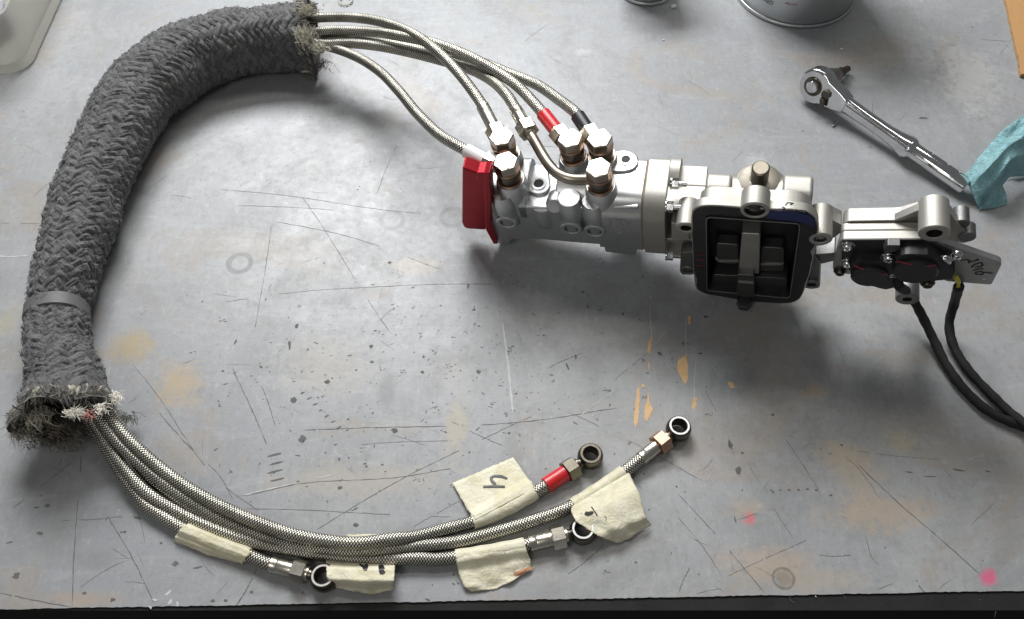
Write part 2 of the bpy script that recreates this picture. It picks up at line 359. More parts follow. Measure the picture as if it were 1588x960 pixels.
tag(sd.build('scratches', SCR, bench, smooth=False), kind='stuff')
sp = MB()
for pts, ww in [([(375, 770), (450, 752), (520, 735)], .8), ([(780, 500), (790, 570), (795, 640)], 1.6), ([(870, 690), (905, 640), (960, 600)], .5), ([(1008, 455), (1012, 530)], .5), ([(0, 397), (45, 396)], 1.), ([(1063, 440), (1066, 560)], .4), ([(1080, 560), (1076, 640)], .4)]:
    strip(sp, pts, ww, .13)
for _ in range(90):
    a, b = random.uniform(20, 1560), random.uniform(60, 925); an_ = random.gauss(0, .9); l_ = random.uniform(8, 50); strip(sp, [(a, b), (a+l_*.5*math.cos(an_)+random.uniform(-3, 3), b+l_*.5*math.sin(an_)+random.uniform(-3, 3)), (a+l_*math.cos(an_), b+l_*math.sin(an_))], random.uniform(.12, .28), .13)
for _ in range(150):
    blob(sp, random.uniform(20, 1570), random.uniform(20, 930), random.uniform(.15, .6), random.uniform(.12, .5), .11, 6, random.uniform(0, 3))
for a, b in [(261, 919), (263, 935), (275, 937), (232, 941), (240, 930)]: blob(sp, a, b, 1.6, .8, .14, 8, random.uniform(0, 3), .6)
tag(sp.build('pale_scuffs', SCL, bench, smooth=False), kind='stuff')
ch = MB()
for a, b, rx, ry in [(527, 756, 2.3, 1.6), (552, 814, 1.9, 1.4), (62, 827, 2.2, 1.5), (73, 784, 2, 1.5), (25, 893, 2.4, 2), (272, 874, 2.1, 1.9), (250, 842, .9, 1.1), (57, 787, 2, .7), (213, 803, 2.6, 1), (306, 880, 3, .7), (15, 841, 2.6, .6), (1198, 643, 1, .9), (1023, 548, 1.8, 2.2), (893, 553, 1, 2.2), (880, 568, .8, 3.4),
        (1094, 491, 2, 1.4), (1087, 548, 2, .7), (904, 453, 1.4, 1), (966, 487, 1.2, 1.2), (449, 535, 1.2, 4.5), (460, 505, 1.4, 2.5), (655, 577, 1.6, 1.3), (657, 553, 1, 1.3), (742, 577, 1.8, 1.8), (726, 444, .8, 3.2), (604, 407, 1.8, 1.2), (640, 446, 1.4, .7), (508, 592, 2.2, 2), (365, 530, .9, 2.8), (612, 667, 2.5, 2.2), (470, 680, 3, 3),
        (455, 620, 2.2, 3.4), (575, 537, 1.6, 2), (1145, 730, 2.4, 3.2), (1151, 702, 1.2, .9), (1133, 690, 1.6, 3.4), (1199, 763, .9, .7), (905, 838, 1.3, .7), (986, 872, 1, .8), (1432, 183, 4.4, 1.4), (1245, 203, 1.8, .6), (1350, 228, 1.6, .7), (1508, 42, .7, 1.2), (1480, 101, .6, .7), (1289, 768, 1.2, .8), (1305, 690, 1, .7), (1140, 805, .5, 3.4),
        (1410, 732, 3.4, .5), (1486, 729, 3.6, .6), (1532, 731, 2.6, .5), (1443, 739, 3.8, .4), (843, 520, 1, .8), (37, 173, .8, .9), (242, 206, 2, .9), (187, 78, .7, .7), (175, 930, 2, 1.4), (130, 920, 1.6, 1), (330, 932, 1.8, 1.1), (350, 931, 1.2, 1), (390, 918, 1.2, 1), (1325, 95, .7, .6), (1520, 930, .4, .3), (663, 930, 2, .8), (540, 650, .9, .9)]:
    blob(ch, a, b, rx*.85, ry*.8, rot=random.uniform(-.3, .3), rag=.35)
for _ in range(520):
    a, b = random.gauss(620, 240), random.gauss(590, 120)
    if 330 < a < 1180 and 395 < b < 930: blob(ch, a, b, abs(random.gauss(.3, .5))+.15, abs(random.gauss(.12, .2))+.1, .12, 7, random.gauss(.2, .7), .6)
for _ in range(130):
    blob(ch, random.uniform(10, 1580), random.uniform(20, 925), abs(random.gauss(.3, .3))+.12, abs(random.gauss(.2, .2))+.1, .12, 6, random.uniform(0, 3), .5)
for i in range(6): blob(ch, 1196+i*14, 760+random.uniform(-2, 2), .9, .5)
for i in range(5):                                   # stamped row of digits-like slots
    m_ = (400+i*1.5, 730+i*9)
for i in range(7): blob(ch, 470+i*9.2, 609+i*9, 1.6, .5, rot=.5)
for i in range(4): blob(ch, 428+random.uniform(-2, 2), 705+i*13, 4.6, .7, rot=.25, rag=.2)
for _ in range(60):                                  # torn flakes: several ragged bits together
    a, b = random.gauss(640, 300), random.gauss(600, 150)
    if 20 < a < 1560 and 395 < b < 925:
        for _k in range(4): blob(ch, a+random.gauss(0, 3), b+random.gauss(0, 2.5), random.uniform(.4, 1.3), random.uniform(.15, .4), .12, 8, random.gauss(.3, 1), .65)
tag(ch.build('dark_chips', CHIPD, bench, smooth=False), kind='stuff')
def chip(pts):
    q = [P(*Zk(a, b), .16) for a, b in pts]; out = []
    for i in range(len(q)):
        a, b = q[i], q[(i+1) % len(q)]; k = max(1, int((b-a).length/.8))
        out += [a.lerp(b, j/k)+Vector((random.uniform(-.35, .35), random.uniform(-.25, .25), 0)) for j in range(k)]
    m_ = MB(); m_.add(out, [tuple(range(len(out)))]); m_.build('wood_chip_mark', WOOD, bench, smooth=False)
for pts in [[(515, 605), (522, 640), (518, 720), (512, 800), (498, 838), (488, 800), (496, 720), (505, 640)], [(568, 632), (574, 700), (592, 742), (576, 770), (562, 800), (548, 790), (545, 740), (558, 700)],
            [(770, 445), (778, 520), (775, 580), (762, 608), (745, 575), (722, 535), (722, 480), (745, 460)], [(580, 345), (585, 400), (575, 440), (562, 440), (565, 390)], [(566, 480), (576, 490), (571, 525), (564, 515)],
            [(806, 678), (824, 670), (824, 715), (806, 742), (795, 722)], [(990, 592), (1018, 592), (1026, 625), (1000, 624)], [(530, 600), (552, 606), (545, 622), (532, 618)], [(776, 236), (795, 240), (790, 285), (780, 282)]]: chip(pts)
# white crumbs and a metal shaving lying on the bench
crm = worn('white_crumb_plaster', (.75, .75, .74), .7, 0, .8, .2, .2)
def crumb(px, py, r, label):
    m_ = MB(); bm = bmesh.new(); bmesh.ops.create_icosphere(bm, subdivisions=2, radius=r); q = P(px, py, r*.6)
    for vv in bm.verts: vv.co = Vector((vv.co.x*1.3, vv.co.y, vv.co.z*.75))*random.uniform(.75, 1.2)+q
    m_.add([vv.co.copy() for vv in bm.verts], [tuple(a.index for a in f.verts) for f in bm.faces]); bm.free()
    tag(m_.build('plaster_crumb', crm, base=P(px, py, 0)), label, 'crumb', 'white crumbs scattered on the bench')
crumb(1045, 10, 2.1, 'largest white crumb, beside the small can at the top edge'); crumb(1029, 62, .8, 'tiny white crumb on the bare bench below the small can'); crumb(1305, 76, 1, 'small white crumb beside the tip of the ratchet bit')
sh = MB(); a, b = P(1291, 195, 1.4), P(1298, 188, 1.4); sh.cyl(a, b, 1.1, 10); tag(sh.build('metal_shaving', CHROME, base=P(1294, 192, 0)), 'tiny bright metal pin lying below the ratchet neck', 'metal pin')
# ================================================================== UNDER THE BENCH
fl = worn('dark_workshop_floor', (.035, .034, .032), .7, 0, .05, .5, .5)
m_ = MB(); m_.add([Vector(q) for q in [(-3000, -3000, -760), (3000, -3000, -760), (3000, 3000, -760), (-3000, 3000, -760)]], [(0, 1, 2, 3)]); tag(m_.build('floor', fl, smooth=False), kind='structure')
ID = lambda a, b, c_: Vector((a, b, c_))
def pl_box(px, py, z, lx, ly, h, rot, name, mat, label, cat):
    q = P(px, py, z); fr = lambda a, b, c_: q+Vector((a*math.cos(rot)-b*math.sin(rot), a*math.sin(rot)+b*math.cos(rot), c_))
    m_ = MB(); m_.box(fr, (-lx/2, lx/2), (-ly/2, ly/2), (-h, 0)); return tag(m_.build(name, mat, base=q-Vector((0, 0, h)), bev=1.5), label, cat)
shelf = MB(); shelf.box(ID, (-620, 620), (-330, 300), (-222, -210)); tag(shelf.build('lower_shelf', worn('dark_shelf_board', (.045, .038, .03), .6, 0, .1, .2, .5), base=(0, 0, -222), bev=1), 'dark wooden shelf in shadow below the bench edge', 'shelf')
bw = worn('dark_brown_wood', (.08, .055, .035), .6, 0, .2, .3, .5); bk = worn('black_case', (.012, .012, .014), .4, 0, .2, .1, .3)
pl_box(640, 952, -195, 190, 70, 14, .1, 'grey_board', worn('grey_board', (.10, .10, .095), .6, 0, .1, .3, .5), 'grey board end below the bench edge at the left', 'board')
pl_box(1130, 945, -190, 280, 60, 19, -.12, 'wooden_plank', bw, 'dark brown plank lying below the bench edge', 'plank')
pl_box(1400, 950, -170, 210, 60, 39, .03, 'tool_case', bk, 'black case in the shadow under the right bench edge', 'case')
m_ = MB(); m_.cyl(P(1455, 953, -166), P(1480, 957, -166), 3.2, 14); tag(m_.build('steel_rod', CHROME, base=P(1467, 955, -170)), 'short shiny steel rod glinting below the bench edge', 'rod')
# ================================================================== BRAIDED SLEEVE
cen = [(487, 56, 30, 33), (455, 57, 30, 31.5), (400, 62, 29, 31), (350, 72, 29, 31.5), (300, 88, 29, 33), (258, 112, 29, 33), (218, 148, 29, 32), (185, 198, 29, 31), (160, 250, 29, 29.5), (140, 300, 28, 29), (122, 355, 27, 27.5), (106, 410, 26, 26), (95, 455, 24, 24.5), (89, 487, 22, 22), (89, 520, 23, 23), (93, 560, 25, 25), (100, 600, 26, 27), (101, 632, 26, 27.5), (101, 652, 26, 28.5)]
cen = [(a, b, z*(.88 if i < 17 else .96), q*(.86 if i < 17 else .96)) for i, (a, b, z, q) in enumerate(cen)]
cp = [P(a, b, z) for a, b, z, r in cen]
ax = spline(cp, .55); lens = [0]
for i in range(1, len(ax)): lens.append(lens[-1]+(ax[i]-ax[i-1]).length)
cl = [0]; j = 0
cpl = []
for q in cp:
    d = [(q-a).length for a in ax]; cpl.append(lens[int(np.argmin(d))])
A = np.array([tuple(a) for a in ax]); L_ = np.array(lens); rad = np.interp(L_, cpl, [r for *_, r in cen])
NT = 300; K = len(A)
T = np.gradient(A, axis=0); T /= np.linalg.norm(T, axis=1)[:, None]
S = np.cross(T, [0, 0, 1.]); S /= np.linalg.norm(S, axis=1)[:, None]; Uv = np.cross(S, T)
th = np.linspace(0, 2*np.pi, NT, endpoint=False)[None, :]; Lg = L_[:, None]
def vnoise(x, y, seed, nx):                          # periodic value noise in x
    rs = np.random.RandomState(seed); g = rs.rand(nx, 4096)
    xi = np.floor(x).astype(int); yi = np.floor(y).astype(int); fx_ = x-xi; fy = y-yi; fx_ = fx_*fx_*(3-2*fx_); fy = fy*fy*(3-2*fy)
    g0 = g[xi % nx, yi % 4096]; g1 = g[(xi+1) % nx, yi % 4096]; g2 = g[xi % nx, (yi+1) % 4096]; g3 = g[(xi+1) % nx, (yi+1) % 4096]
    return (g0*(1-fx_)+g1*fx_)*(1-fy)+(g2*(1-fx_)+g3*fx_)*fy
uu = th/(2*np.pi)+0*Lg
warp = (vnoise(uu*10, Lg/14+0*uu, 3, 10)-.5)*.45
NB = 18; pit = 6.6
vv_ = Lg/pit+warp
a_ = uu*NB+vv_+.32*(vnoise(uu*30, Lg/6+0*uu, 5, 30)-.5); b_ = uu*NB-vv_+.32*(vnoise(uu*30, Lg/6+0*uu, 6, 30)-.5)
ia, ib = np.floor(a_), np.floor(b_); fa, fb = a_-ia, b_-ib
s2 = (ia+ib) % 4; topA = (s2 < 2)
pa = 1-np.abs(2*fa-1)**2.2; pb = 1-np.abs(2*fb-1)**2.2
longA = np.where(s2 < 1, fb*.5, .5+fb*.5); longB = np.where(s2 < 3, fa*.5, .5+fa*.5)
h = np.where(topA, pa*(.45+.55*np.sin(np.pi*longA)), pb*(.45+.55*np.sin(np.pi*longB)))
idn = np.where(topA, np.sin(ia*12.9898+ib*4.1)*43758.5, np.sin(ib*78.233+ia*3.3)*24634.6); idn = idn-np.floor(idn)
fib = np.where(topA, vnoise(np.mod(a_*9, 9000), b_*1.2+300, 8, 9000), vnoise(np.mod(b_*9+9000, 9000), a_*1.2+300, 9, 9000))
soft = vnoise(uu*6, Lg/22+0*uu, 11, 6)-.5
disp = (h*1.35-.8)+(idn-.5)*.8+(fib-.5)*1.25+(vnoise(uu*24, Lg/5+0*uu, 15, 24)-.5)*1.6+soft*4.0+(vnoise(uu*90, Lg/1.3+0*uu, 12, 90)-.5)*.5
endf = np.clip(np.minimum(Lg, L_[-1]-Lg)/16, 0, 1)
disp = disp*(.45+.55*endf) + (1-endf)**2*5*np.sin(th*5+1)
pin = np.exp(-((Lg-cpl[13])/3.2)**2)
disp = disp*(1-.75*pin)
rr = rad[:, None]+disp
rr = rr + .8*np.exp(-((Lg-cpl[13]-14)/6)**2)*np.sin(th*3)
POS = A[:, None, :]+rr[..., None]*(np.cos(th)[..., None]*S[:, None, :]+np.sin(th)[..., None]*Uv[:, None, :])
POS[..., 2] = np.where(POS[..., 2] < 1.2, 1.2*np.exp((POS[..., 2]-1.2)/4)*.6+.3, POS[..., 2])
sleeve = thing('braided_hose_sleeve', 'thick charcoal braided heat sleeve with frayed ends bundling the steel hoses', 'heat sleeve', P(130, 400, 0))
off = ROOT[sleeve.name]
me = bpy.data.meshes.new('braid'); nv = K*NT; V_ = (POS.reshape(-1, 3)-np.array(off))/1000
i, j = np.meshgrid(np.arange(K-1), np.arange(NT), indexing='ij'); jn = (j+1) % NT
Q = np.stack([i*NT+j, i*NT+jn, (i+1)*NT+jn, (i+1)*NT+j], -1).reshape(-1, 4)[:, ::-1]
me.vertices.add(nv); me.vertices.foreach_set('co', V_.ravel()); me.loops.add(len(Q)*4); me.loops.foreach_set('vertex_index', Q.ravel().astype(np.int32))
me.polygons.add(len(Q)); me.polygons.foreach_set('loop_start', np.arange(0, len(Q)*4, 4, dtype=np.int32)); me.update(calc_edges=True); me.validate()
me.polygons.foreach_set('use_smooth', [True]*len(Q))
at = me.attributes.new('yarn', 'FLOAT', 'POINT'); at.data.foreach_set('value', (idn*.6+fib*.4).ravel().astype(np.float32))
sm = Mat('charcoal_glass_yarn', (.06, .06, .06), .75, 0, .3)
an = sm.nt.nodes.new('ShaderNodeAttribute'); an.attribute_name = 'yarn'; yv = X(sm.nt, an.outputs['Fac'])
vv = sm.mm(); n1 = sm.noise(vv, .9, 4, .7); n2 = sm.noise(vv, .03, 3)
c = sm.mix(yv.smooth(.1, .9), (.066, .066, .067), (.125, .124, .124)); c = sm.mix(n1.smooth(.45, .75)*.7, c, (.18, .178, .176)); c = sm.mix(n2.smooth(.5, .8)*.4, c, (.05, .045, .042))
sm.base(c); sm.bump(n1, .5); sm.rough((n1*.3+.55).clamp()); sm.b.inputs['Sheen Weight'].default_value = .25
me.materials.append(sm.m)
bo = bpy.data.objects.new('braid', me); COL.objects.link(bo); bo.parent = sleeve; ROOT[bo.name] = off
# inner liner seen in the open ends, given one dark tone
linm = worn('dark_sleeve_lining', (.075, .068, .06), .85, 0, .8, .4, .5)
for nm_, rng in (('lining', range(0, 80)), ('lining', range(K-80, K))):
    m_ = MB(); idx = list(rng)[::6]; n = 36; vs = []
    for k_ in idx:
        for t in range(n):
            a = 2*math.pi*t/n; r_ = rad[k_]-3.4+.8*math.sin(a*5+k_*.05); q = A[k_]+r_*(math.cos(a)*S[k_]+math.sin(a)*Uv[k_]); vs.append(Vector((q[0], q[1], max(q[2], 1.6))))
    m_.add(vs, [(p*n+t, p*n+(t+1) % n, (p+1)*n+(t+1) % n, (p+1)*n+t) for p in range(len(idx)-1) for t in range(n)]); m_.build('lining', linm, sleeve)
# fine loose fibres all over
fz = MB(); vs = []; fs = []
Nn = np.cos(th)[..., None]*S[:, None, :]+np.sin(th)[..., None]*Uv[:, None, :]
for q in range(14000):
    k_ = random.randrange(8, K-8); t = random.randrange(NT)
    if POS[k_, t, 2] < 6: continue
    p = Vector(POS[k_, t]); nn = Vector(Nn[k_, t]); d = (Vector(T[k_])*random.uniform(-1, 1)+Vector(np.cross(Nn[k_, t], T[k_]))*random.uniform(-1, 1)+nn*random.uniform(.05, .45)).normalized()
    l = random.uniform(1.2, 3.6); sdv = d.cross(nn).normalized()*.11; b = len(vs)
    vs += [p-sdv, p+sdv, p+d*l*.6+nn*l*.12, p+d*l-nn*l*.05]; fs += [(b, b+1, b+2), (b+1, b+3, b+2)]
fz.add(vs, fs); tag(fz.build('loose_fibres', worn('grey_fibre', (.13, .13, .135), .7, 0, .5, .02, .3), sleeve, smooth=False), kind='stuff')
# frayed yarn ends
def fray(k0, out, mats, cnt, seed, lo, hi, flare=.5):
    random.seed(seed)
    mbs = [MB() for _ in mats]
    for q in range(cnt):
        t = random.randrange(NT); c0 = Vector(POS[k0, t]); nn = Vector(Nn[k0, t]); d = Vector(T[k0])*out
        if c0.z < 3 and random.random() < .6: continue
        mi = random.choices(range(len(mats)), [m[1] for m in mats])[0]
        l = random.uniform(lo, hi)*(.8 if mi else 1); g = Vector((random.uniform(-1, 1), random.uniform(-1, 1), random.uniform(-.7, .7)))
        side = nn.cross(d).normalized(); w_ = random.uniform(.5, 1.3) if random.random() < .12 else random.uniform(.10, .28)
        p = c0-d*random.uniform(2, 7); dr = (d*1.1+nn*random.uniform(-.1, flare)+g*.25+side*random.uniform(-.6, .6)).normalized(); pts = [p]; k = 6
        curl = Vector((random.uniform(-1, 1), random.uniform(-1, 1), random.uniform(-1, .6)))*.55
        for s_ in range(k):
            p = p+dr*(l/k); dr = (dr+curl*random.uniform(.3, 1)+Vector((0, 0, -.07))).normalized(); 
            if p.z < .6: p.z = .6
            pts.append(p)
        mbs[mi].tube(pts, [w_*(1-.75*(i_/k)**2) for i_ in range(k+1)], 5, caps=False)
    for mb, (mt, _, nm) in zip(mbs, mats):
        if mb.v: tag(mb.build(nm, mt, sleeve), kind='stuff')
DK = worn('dark_frayed_yarn', (.13, .125, .115), .8, 0, .8, .1, .5); CR = worn('cream_glass_fibre', (.45, .42, .34), .5, 0, .8, .1, .6, (.18, .16, .12), .15); WT = worn('white_glass_fibre', (.72, .68, .60), .5, 0, .8, .1, .4)
fray(6, -1, [(DK, 6, 'frayed_grey_yarn'), (CR, 2.2, 'frayed_cream_yarn')], 1500, 21, 4, 11, .2)
fray(K-8, 1, [(DK, 5, 'frayed_grey_yarn'), (CR, 2.2, 'frayed_cream_yarn')], 1900, 22, 5, 13, .25)
random.seed(5)
def tuft(px, py, z, cnt, l, mat, spread=1., w0=.5):
    m_ = MB(); q = P(px, py, z); md = Vector((random.uniform(.3, 1)*(1 if px < 300 else -.2), random.uniform(-1, .2), random.uniform(-.1, .3))).normalized(); w0 *= .6; cnt = int(cnt*1.8)
    for _ in range(cnt):
        d = (md+Vector((random.gauss(0, 1), random.gauss(0, 1), random.gauss(0, .6)))*.3).normalized(); p = q-md*l*random.uniform(.2, .9)+Vector((random.gauss(0, 1.9), random.gauss(0, 1.6), random.gauss(0, 1)))*spread; pts = [p]
        cu = Vector((random.gauss(0, 1), random.gauss(0, 1), random.gauss(-.3, .5)))*.3
        for s_ in range(4): p = p+d*(l/4*random.uniform(.6, 1.2)); d = (d+cu).normalized(); pts.append(Vector((p.x, p.y, max(p.z, .5))))
        m_.tube(pts, [w0*random.uniform(.5, 1.3)*(1-.7*i_/4) for i_ in range(5)], 5, caps=False)
    m_.build('yarn_tuft', mat, sleeve)
tuft(117, 640, 51, 60, 7, WT, .8, .45); tuft(180, 618, 34, 40, 6, WT, .8, .6); tuft(159, 634, 44, 30, 6, WT, .7, .8); tuft(60, 648, 42, 70, 9, CR, 1.8, .4); tuft(33, 672, 24, 60, 10, CR, 1.8, .4); tuft(140, 645, 44, 14, 5, worn('pink_fibre', (.45, .20, .17), .6, 0, 1, .1, .3), .7, .6)
BRN = worn('brown_grey_fibre', (.17, .145, .115), .8, 0, .8, .1, .5)
for a_t, b_t, z_t in [(66, 676, 14), (84, 690, 8), (105, 694, 8), (120, 684, 12), (92, 672, 20), (50, 690, 8)]: tuft(a_t, b_t-6, z_t+2, 26, 5.5, BRN, 2.2, .6)
tuft(203, 650, 10, 26, 7, DK, 1.4, .5); tuft(475, 15, 60, 70, 9, CR, 1.8, .5); tuft(472, 50, 62, 90, 9, CR, 2., .5); tuft(492, 72, 44, 60, 8, CR, 1.6, .5); tuft(497, 100, 16, 50, 8, DK, 2, .5)
# grey tie band round the waist of the sleeve
k0 = int(np.argmin(abs(L_-cpl[13]))); m_ = MB(); n = 60; vs = []
for k_, dr in ((k0-9, -.6), (k0-8, .5), (k0+8, .5), (k0+9, -.6)):
    for t in range(n):
        a = 2*math.pi*t/n; r_ = rad[k0]+.9+dr+.5*math.sin(a*3+1); q = A[k_]+r_*(math.cos(a)*S[k0]+math.sin(a)*Uv[k0]); vs.append(Vector((q[0], q[1], max(q[2], .5))))
m_.add(vs, [(p*n+(t+1) % n, p*n+t, (p+1)*n+t, (p+1)*n+(t+1) % n) for p in range(3) for t in range(n)]); m_.build('tie_band', worn('grey_tape_band', (.13, .13, .127), .55, 0, .5, .1, .3), sleeve)
# ================================================================== HOSES
G = 'braided steel hoses running through the charcoal sleeve'
def inner_path(dx, dz):
    out = []
    for k_ in range(60, K-40, 90):
        q = A[k_]+S[k_]*dx+Uv[k_]*dz; out.append(Vector((q[0], q[1], max(q[2], 6))))
    return out
def fitting(root, C, axis, Sx, ringmat=GUN, facemat=None, ferr=STEEL, nutmat=STEEL, nutaf=12.5, over=None, ringR=8., hh=4.7, elbow=None):
    C = Vector(C); axis = Vector(axis).normalized(); Sx = Vector(Sx); d = C-Sx; d = d.normalized()
    m_ = MB(); m_.lathe(C, axis, [(5., -hh), (ringR-1.6, -hh), (ringR-.5, -hh+1.2), (ringR, -1.4), (ringR, 1.4), (ringR-.5, hh-1.2), (ringR-1.6, hh), (5., hh), (5., 0)], 36, closed=True)
    dn = (C-(elbow[-1] if elbow else Sx)).normalized()
    a0 = C-dn*(ringR-1.6)
    if not elbow: m_.cyl(a0, C-d*(ringR+4), 3.1, 18, 3.6)
    ring = m_.build('banjo_ring', ringmat, root)
    if facemat:
        f_ = MB(); f_.lathe(C+axis*(hh+.05), axis, [(5.1, 0), (ringR-1.5, 0), (ringR-1.7, .25), (5.2, .25)], 36, closed=True); f_.build('machined_face', facemat, ring)
    if elbow:
        p_ = MB(); pp = spline([Vector(q) for q in elbow]+[a0+dn*1.], 1.5); p_.tube(pp, 3.55, 20); p_.build('elbow_pipe', MIDST2, root)
        d = (Vector(elbow[0])-Sx).normalized(); ns = Vector(elbow[0])-d*4.5; ne = Vector(elbow[0])+d*4.0
    else: ns = C-d*(ringR+11); ne = C-d*(ringR+3)
    n_ = MB(); n_.hexn(ns, ne, nutaf, .3); n_.cyl(ns-d*1.5, ns+d*1, 4.6, 20); n_.cyl(ne-d*.5, ne+d*2, 4.2, 20); n_.build('hex_nut', nutmat, root)
    if over: o_ = MB(); o_.lathe(Sx, (ns-Sx), [(4.5, 0), (5.0, .4), (4.95, (ns-Sx).length-.2), (4.4, (ns-Sx).length)], 22); o_.build('colour_sleeve', over, root)
    else:
        o_ = MB(); l = (ns-Sx).length; o_.lathe(Sx, (ns-Sx), [(4.2, 0), (4.75, .5), (4.75, l*.3), (4.5, l*.33), (4.75, l*.37), (4.6, l*.62), (4.75, l*.66), (4.6, l)], 10); o_.build('crimp_ferrule', ferr, root)
    return Sx-d*2.5
MIDST2 = worn('heat_tinted_pipe', (.42, .37, .31), .35, 1., .8, .03, .6, (.24, .20, .17), .08)
BOLT = [(-169.8, 47, 94), (-163, 27, 94), (-124, 48, 94), (-105, 49, 94), (-102.4, 26, 94)]
def bring(i): u, v_, w_ = BOLT[i]; return M(u, v_, w_+6.3)
def hose(label, top_px, bolt, Stop, inner, bot_px, Sbot, Cbot, r=3.9, zS=None, **kw):
    root = thing('braided_hose', label, 'hose', P(*bot_px[len(bot_px)//2][:2], 0), G)
    C = bring(bolt); S3 = P(*Stop[:2], Stop[2]); te = kw.get('top', {}); st = fitting(root, C, M.W, S3, **te)
    path = [S3+(S3-st)*.3, st]+[P(*q) for q in reversed(top_px)]+inner_path(*inner)+[P(*q) for q in bot_px]
    if Cbot is not None:
        Sb = P(*Sbot); Cb = P(*Cbot); be = kw.get('bot', {}); tb = fitting(root, Cb, kw.get('baxis', (0, 0, 1)), Sb, **be); path += [tb, Sb+(Sb-tb)*.3]
    keep = [q for q in path[2:] ]
    i_ = 2
    dirs = (path[1]-path[0]).normalized()
    while (path[i_]-path[1]).length < 13 or (path[i_]-path[1]).normalized().dot(dirs) < .35: path.pop(i_)
    if Cbot is not None:
        dirs = (path[-2]-path[-1]).normalized()
        while (path[-3]-path[-2]).length < 11: path.pop(-3)
    m_ = MB(); pp = spline(path, 2.2); m_.tube(pp, r, 20); m_.build('wire_braid_tube', HOSE, root)
    return root, pp
zc = [bring(i).z for i in range(5)]
def tz(pts, z0, z1, bulge=0):
    n = len(pts); return [(*Zt(a, b), z0+(z1-z0)*(i/(n-1))**1.2+bulge*math.sin(math.pi*i/(n-1))) for i, (a, b) in enumerate(pts)]
HB, ppB = hose('unmarked braided hose to the rear left bolt, its lower end the leftmost with wrapped tape',
    tz([(165, 84), (330, 84), (480, 108), (620, 165), (740, 255), (850, 372), (925, 480)], 46, zc[0], 14), 0, (*Zt(942, 502), zc[0]), (12, 8),
    [(146, 664, 10), (*Zb(0, 330), 5), (*Zb(110, 412), 4.2), (*Zb(220, 480), 4.2), (*Zb(400, 560), 4.2), (*Zb(570, 622), 4.2), (*Zb(640, 648), 4.6)], (*Zb(685, 668), 5), (*Zb(968, 742), 5.2), bot=dict(facemat=CAST, ferr=STEEL))
HA, ppA = hose('braided hose with a white sleeve at the front left bolt beside the red plate',
    tz([(175, 212), (330, 262), (450, 335), (540, 425), (640, 545), (740, 640), (820, 692)], 36, zc[1], 8), 1, (*Zt(862, 712), zc[1]+1), (6, -6),
    [(152, 664, 14), (*Zb(0, 262), 9), (*Zb(200, 395), 5), (*Zb(400, 487), 4.2), (*Zb(600, 553), 4.2), (*Zb(800, 592), 4.2), (*Zb(1000, 622), 4.2), (*Zb(1250, 642), 4.2), (*Zb(1500, 637), 4.2), (*Zc(100, 742), 4.2), (*Zc(300, 718), 4.2), (*Zc(500, 683), 4.8)], (*Zc(540, 672), 5), (*Zc(790, 612), 5.2), top=dict(over=WHITE), bot=dict(facemat=SILVER, ferr=STEEL))
HC, ppC = hose('braided hose with a bent elbow pipe, its lower end reaching farthest to the right',
    tz([(175, 206), (300, 205), (420, 215), (560, 240), (760, 290), (900, 335), (990, 385), (1060, 455)], 40, zc[4]+2, 2), 4, (*Zt(1100, 520), zc[4]+3), (-4, 10),
    [(166, 662, 20), (*Zb(0, 140), 14), (*Zb(200, 293), 9), (*Zb(400, 412), 7), (*Zb(600, 500), 6), (*Zb(800, 562), 6), (*Zb(1000, 592), 7), (*Zb(1200, 594), 7.5), (*Zb(1400, 576), 6), (*Zc(200, 662), 5), (*Zc(400, 612), 4.2), (*Zc(600, 550), 4.2), (*Zc(730, 500), 4.2), (*Zc(850, 428), 4.4), (*Zc(980, 338), 5)], (*Zc(1058, 276), 5.4), (*Zc(1236, 136), 5.8),
    top=dict(elbow=[P(*Zt(1152, 612), zc[4]+2.5), P(*Zt(1180, 655), zc[4]+2), P(*Zt(1228, 738), zc[4]+.5), P(*Zt(1262, 788), zc[4]), P(*Zt(1302, 826), zc[4]-.3), P(*Zt(1360, 848), zc[4]-.2)]), bot=dict(facemat=SILVER, ferr=STEEL, nutmat=COPPER))
HD, ppD = hose('braided hose with red sleeves at both ends and a tape flag reading 4',
    tz([(170, 150), (400, 150), (520, 165), (700, 202), (850, 255), (980, 322), (1100, 402), (1180, 480)], 46, zc[2]+1, 16), 2, (*Zt(1228, 538), zc[2]+1), (-10, 2),
    [(178, 655, 22), (*Zb(0, 72), 18), (*Zb(200, 232), 13), (*Zb(400, 350), 12), (*Zb(600, 440), 13), (*Zb(800, 510), 14.5), (*Zb(1000, 547), 15), (*Zb(1150, 557), 14.5), (*Zb(1350, 532), 11), (*Zc(0, 640), 8), (*Zc(150, 602), 5.5), (*Zc(280, 568), 4.4), (*Zc(450, 500), 4.4), (*Zc(560, 436), 4.8)], (*Zc(618, 400), 5.2), (*Zc(826, 264), 5.4), top=dict(over=REDS), bot=dict(over=REDS, nutmat=GUN))
HE, ppE = hose('braided hose with a black sleeve at the rear right bolt, lower end under the bundle',
    tz([(170, 190), (400, 190), (640, 235), (800, 268), (950, 300), (1060, 345), (1200, 402), (1300, 470), (1370, 530)], 38, zc[3]+1, 4), 3, (*Zt(1392, 548), zc[3]+1), (2, -10),
    [(160, 664, 9), (*Zb(0, 180), 5), (*Zb(200, 330), 4.2), (*Zb(400, 440), 4.2), (*Zb(600, 525), 4.2), (*Zb(800, 575), 4.2), (*Zb(1000, 600), 4.2), (*Zb(1150, 612), 4.2)], None, None, top=dict(over=BLACK))
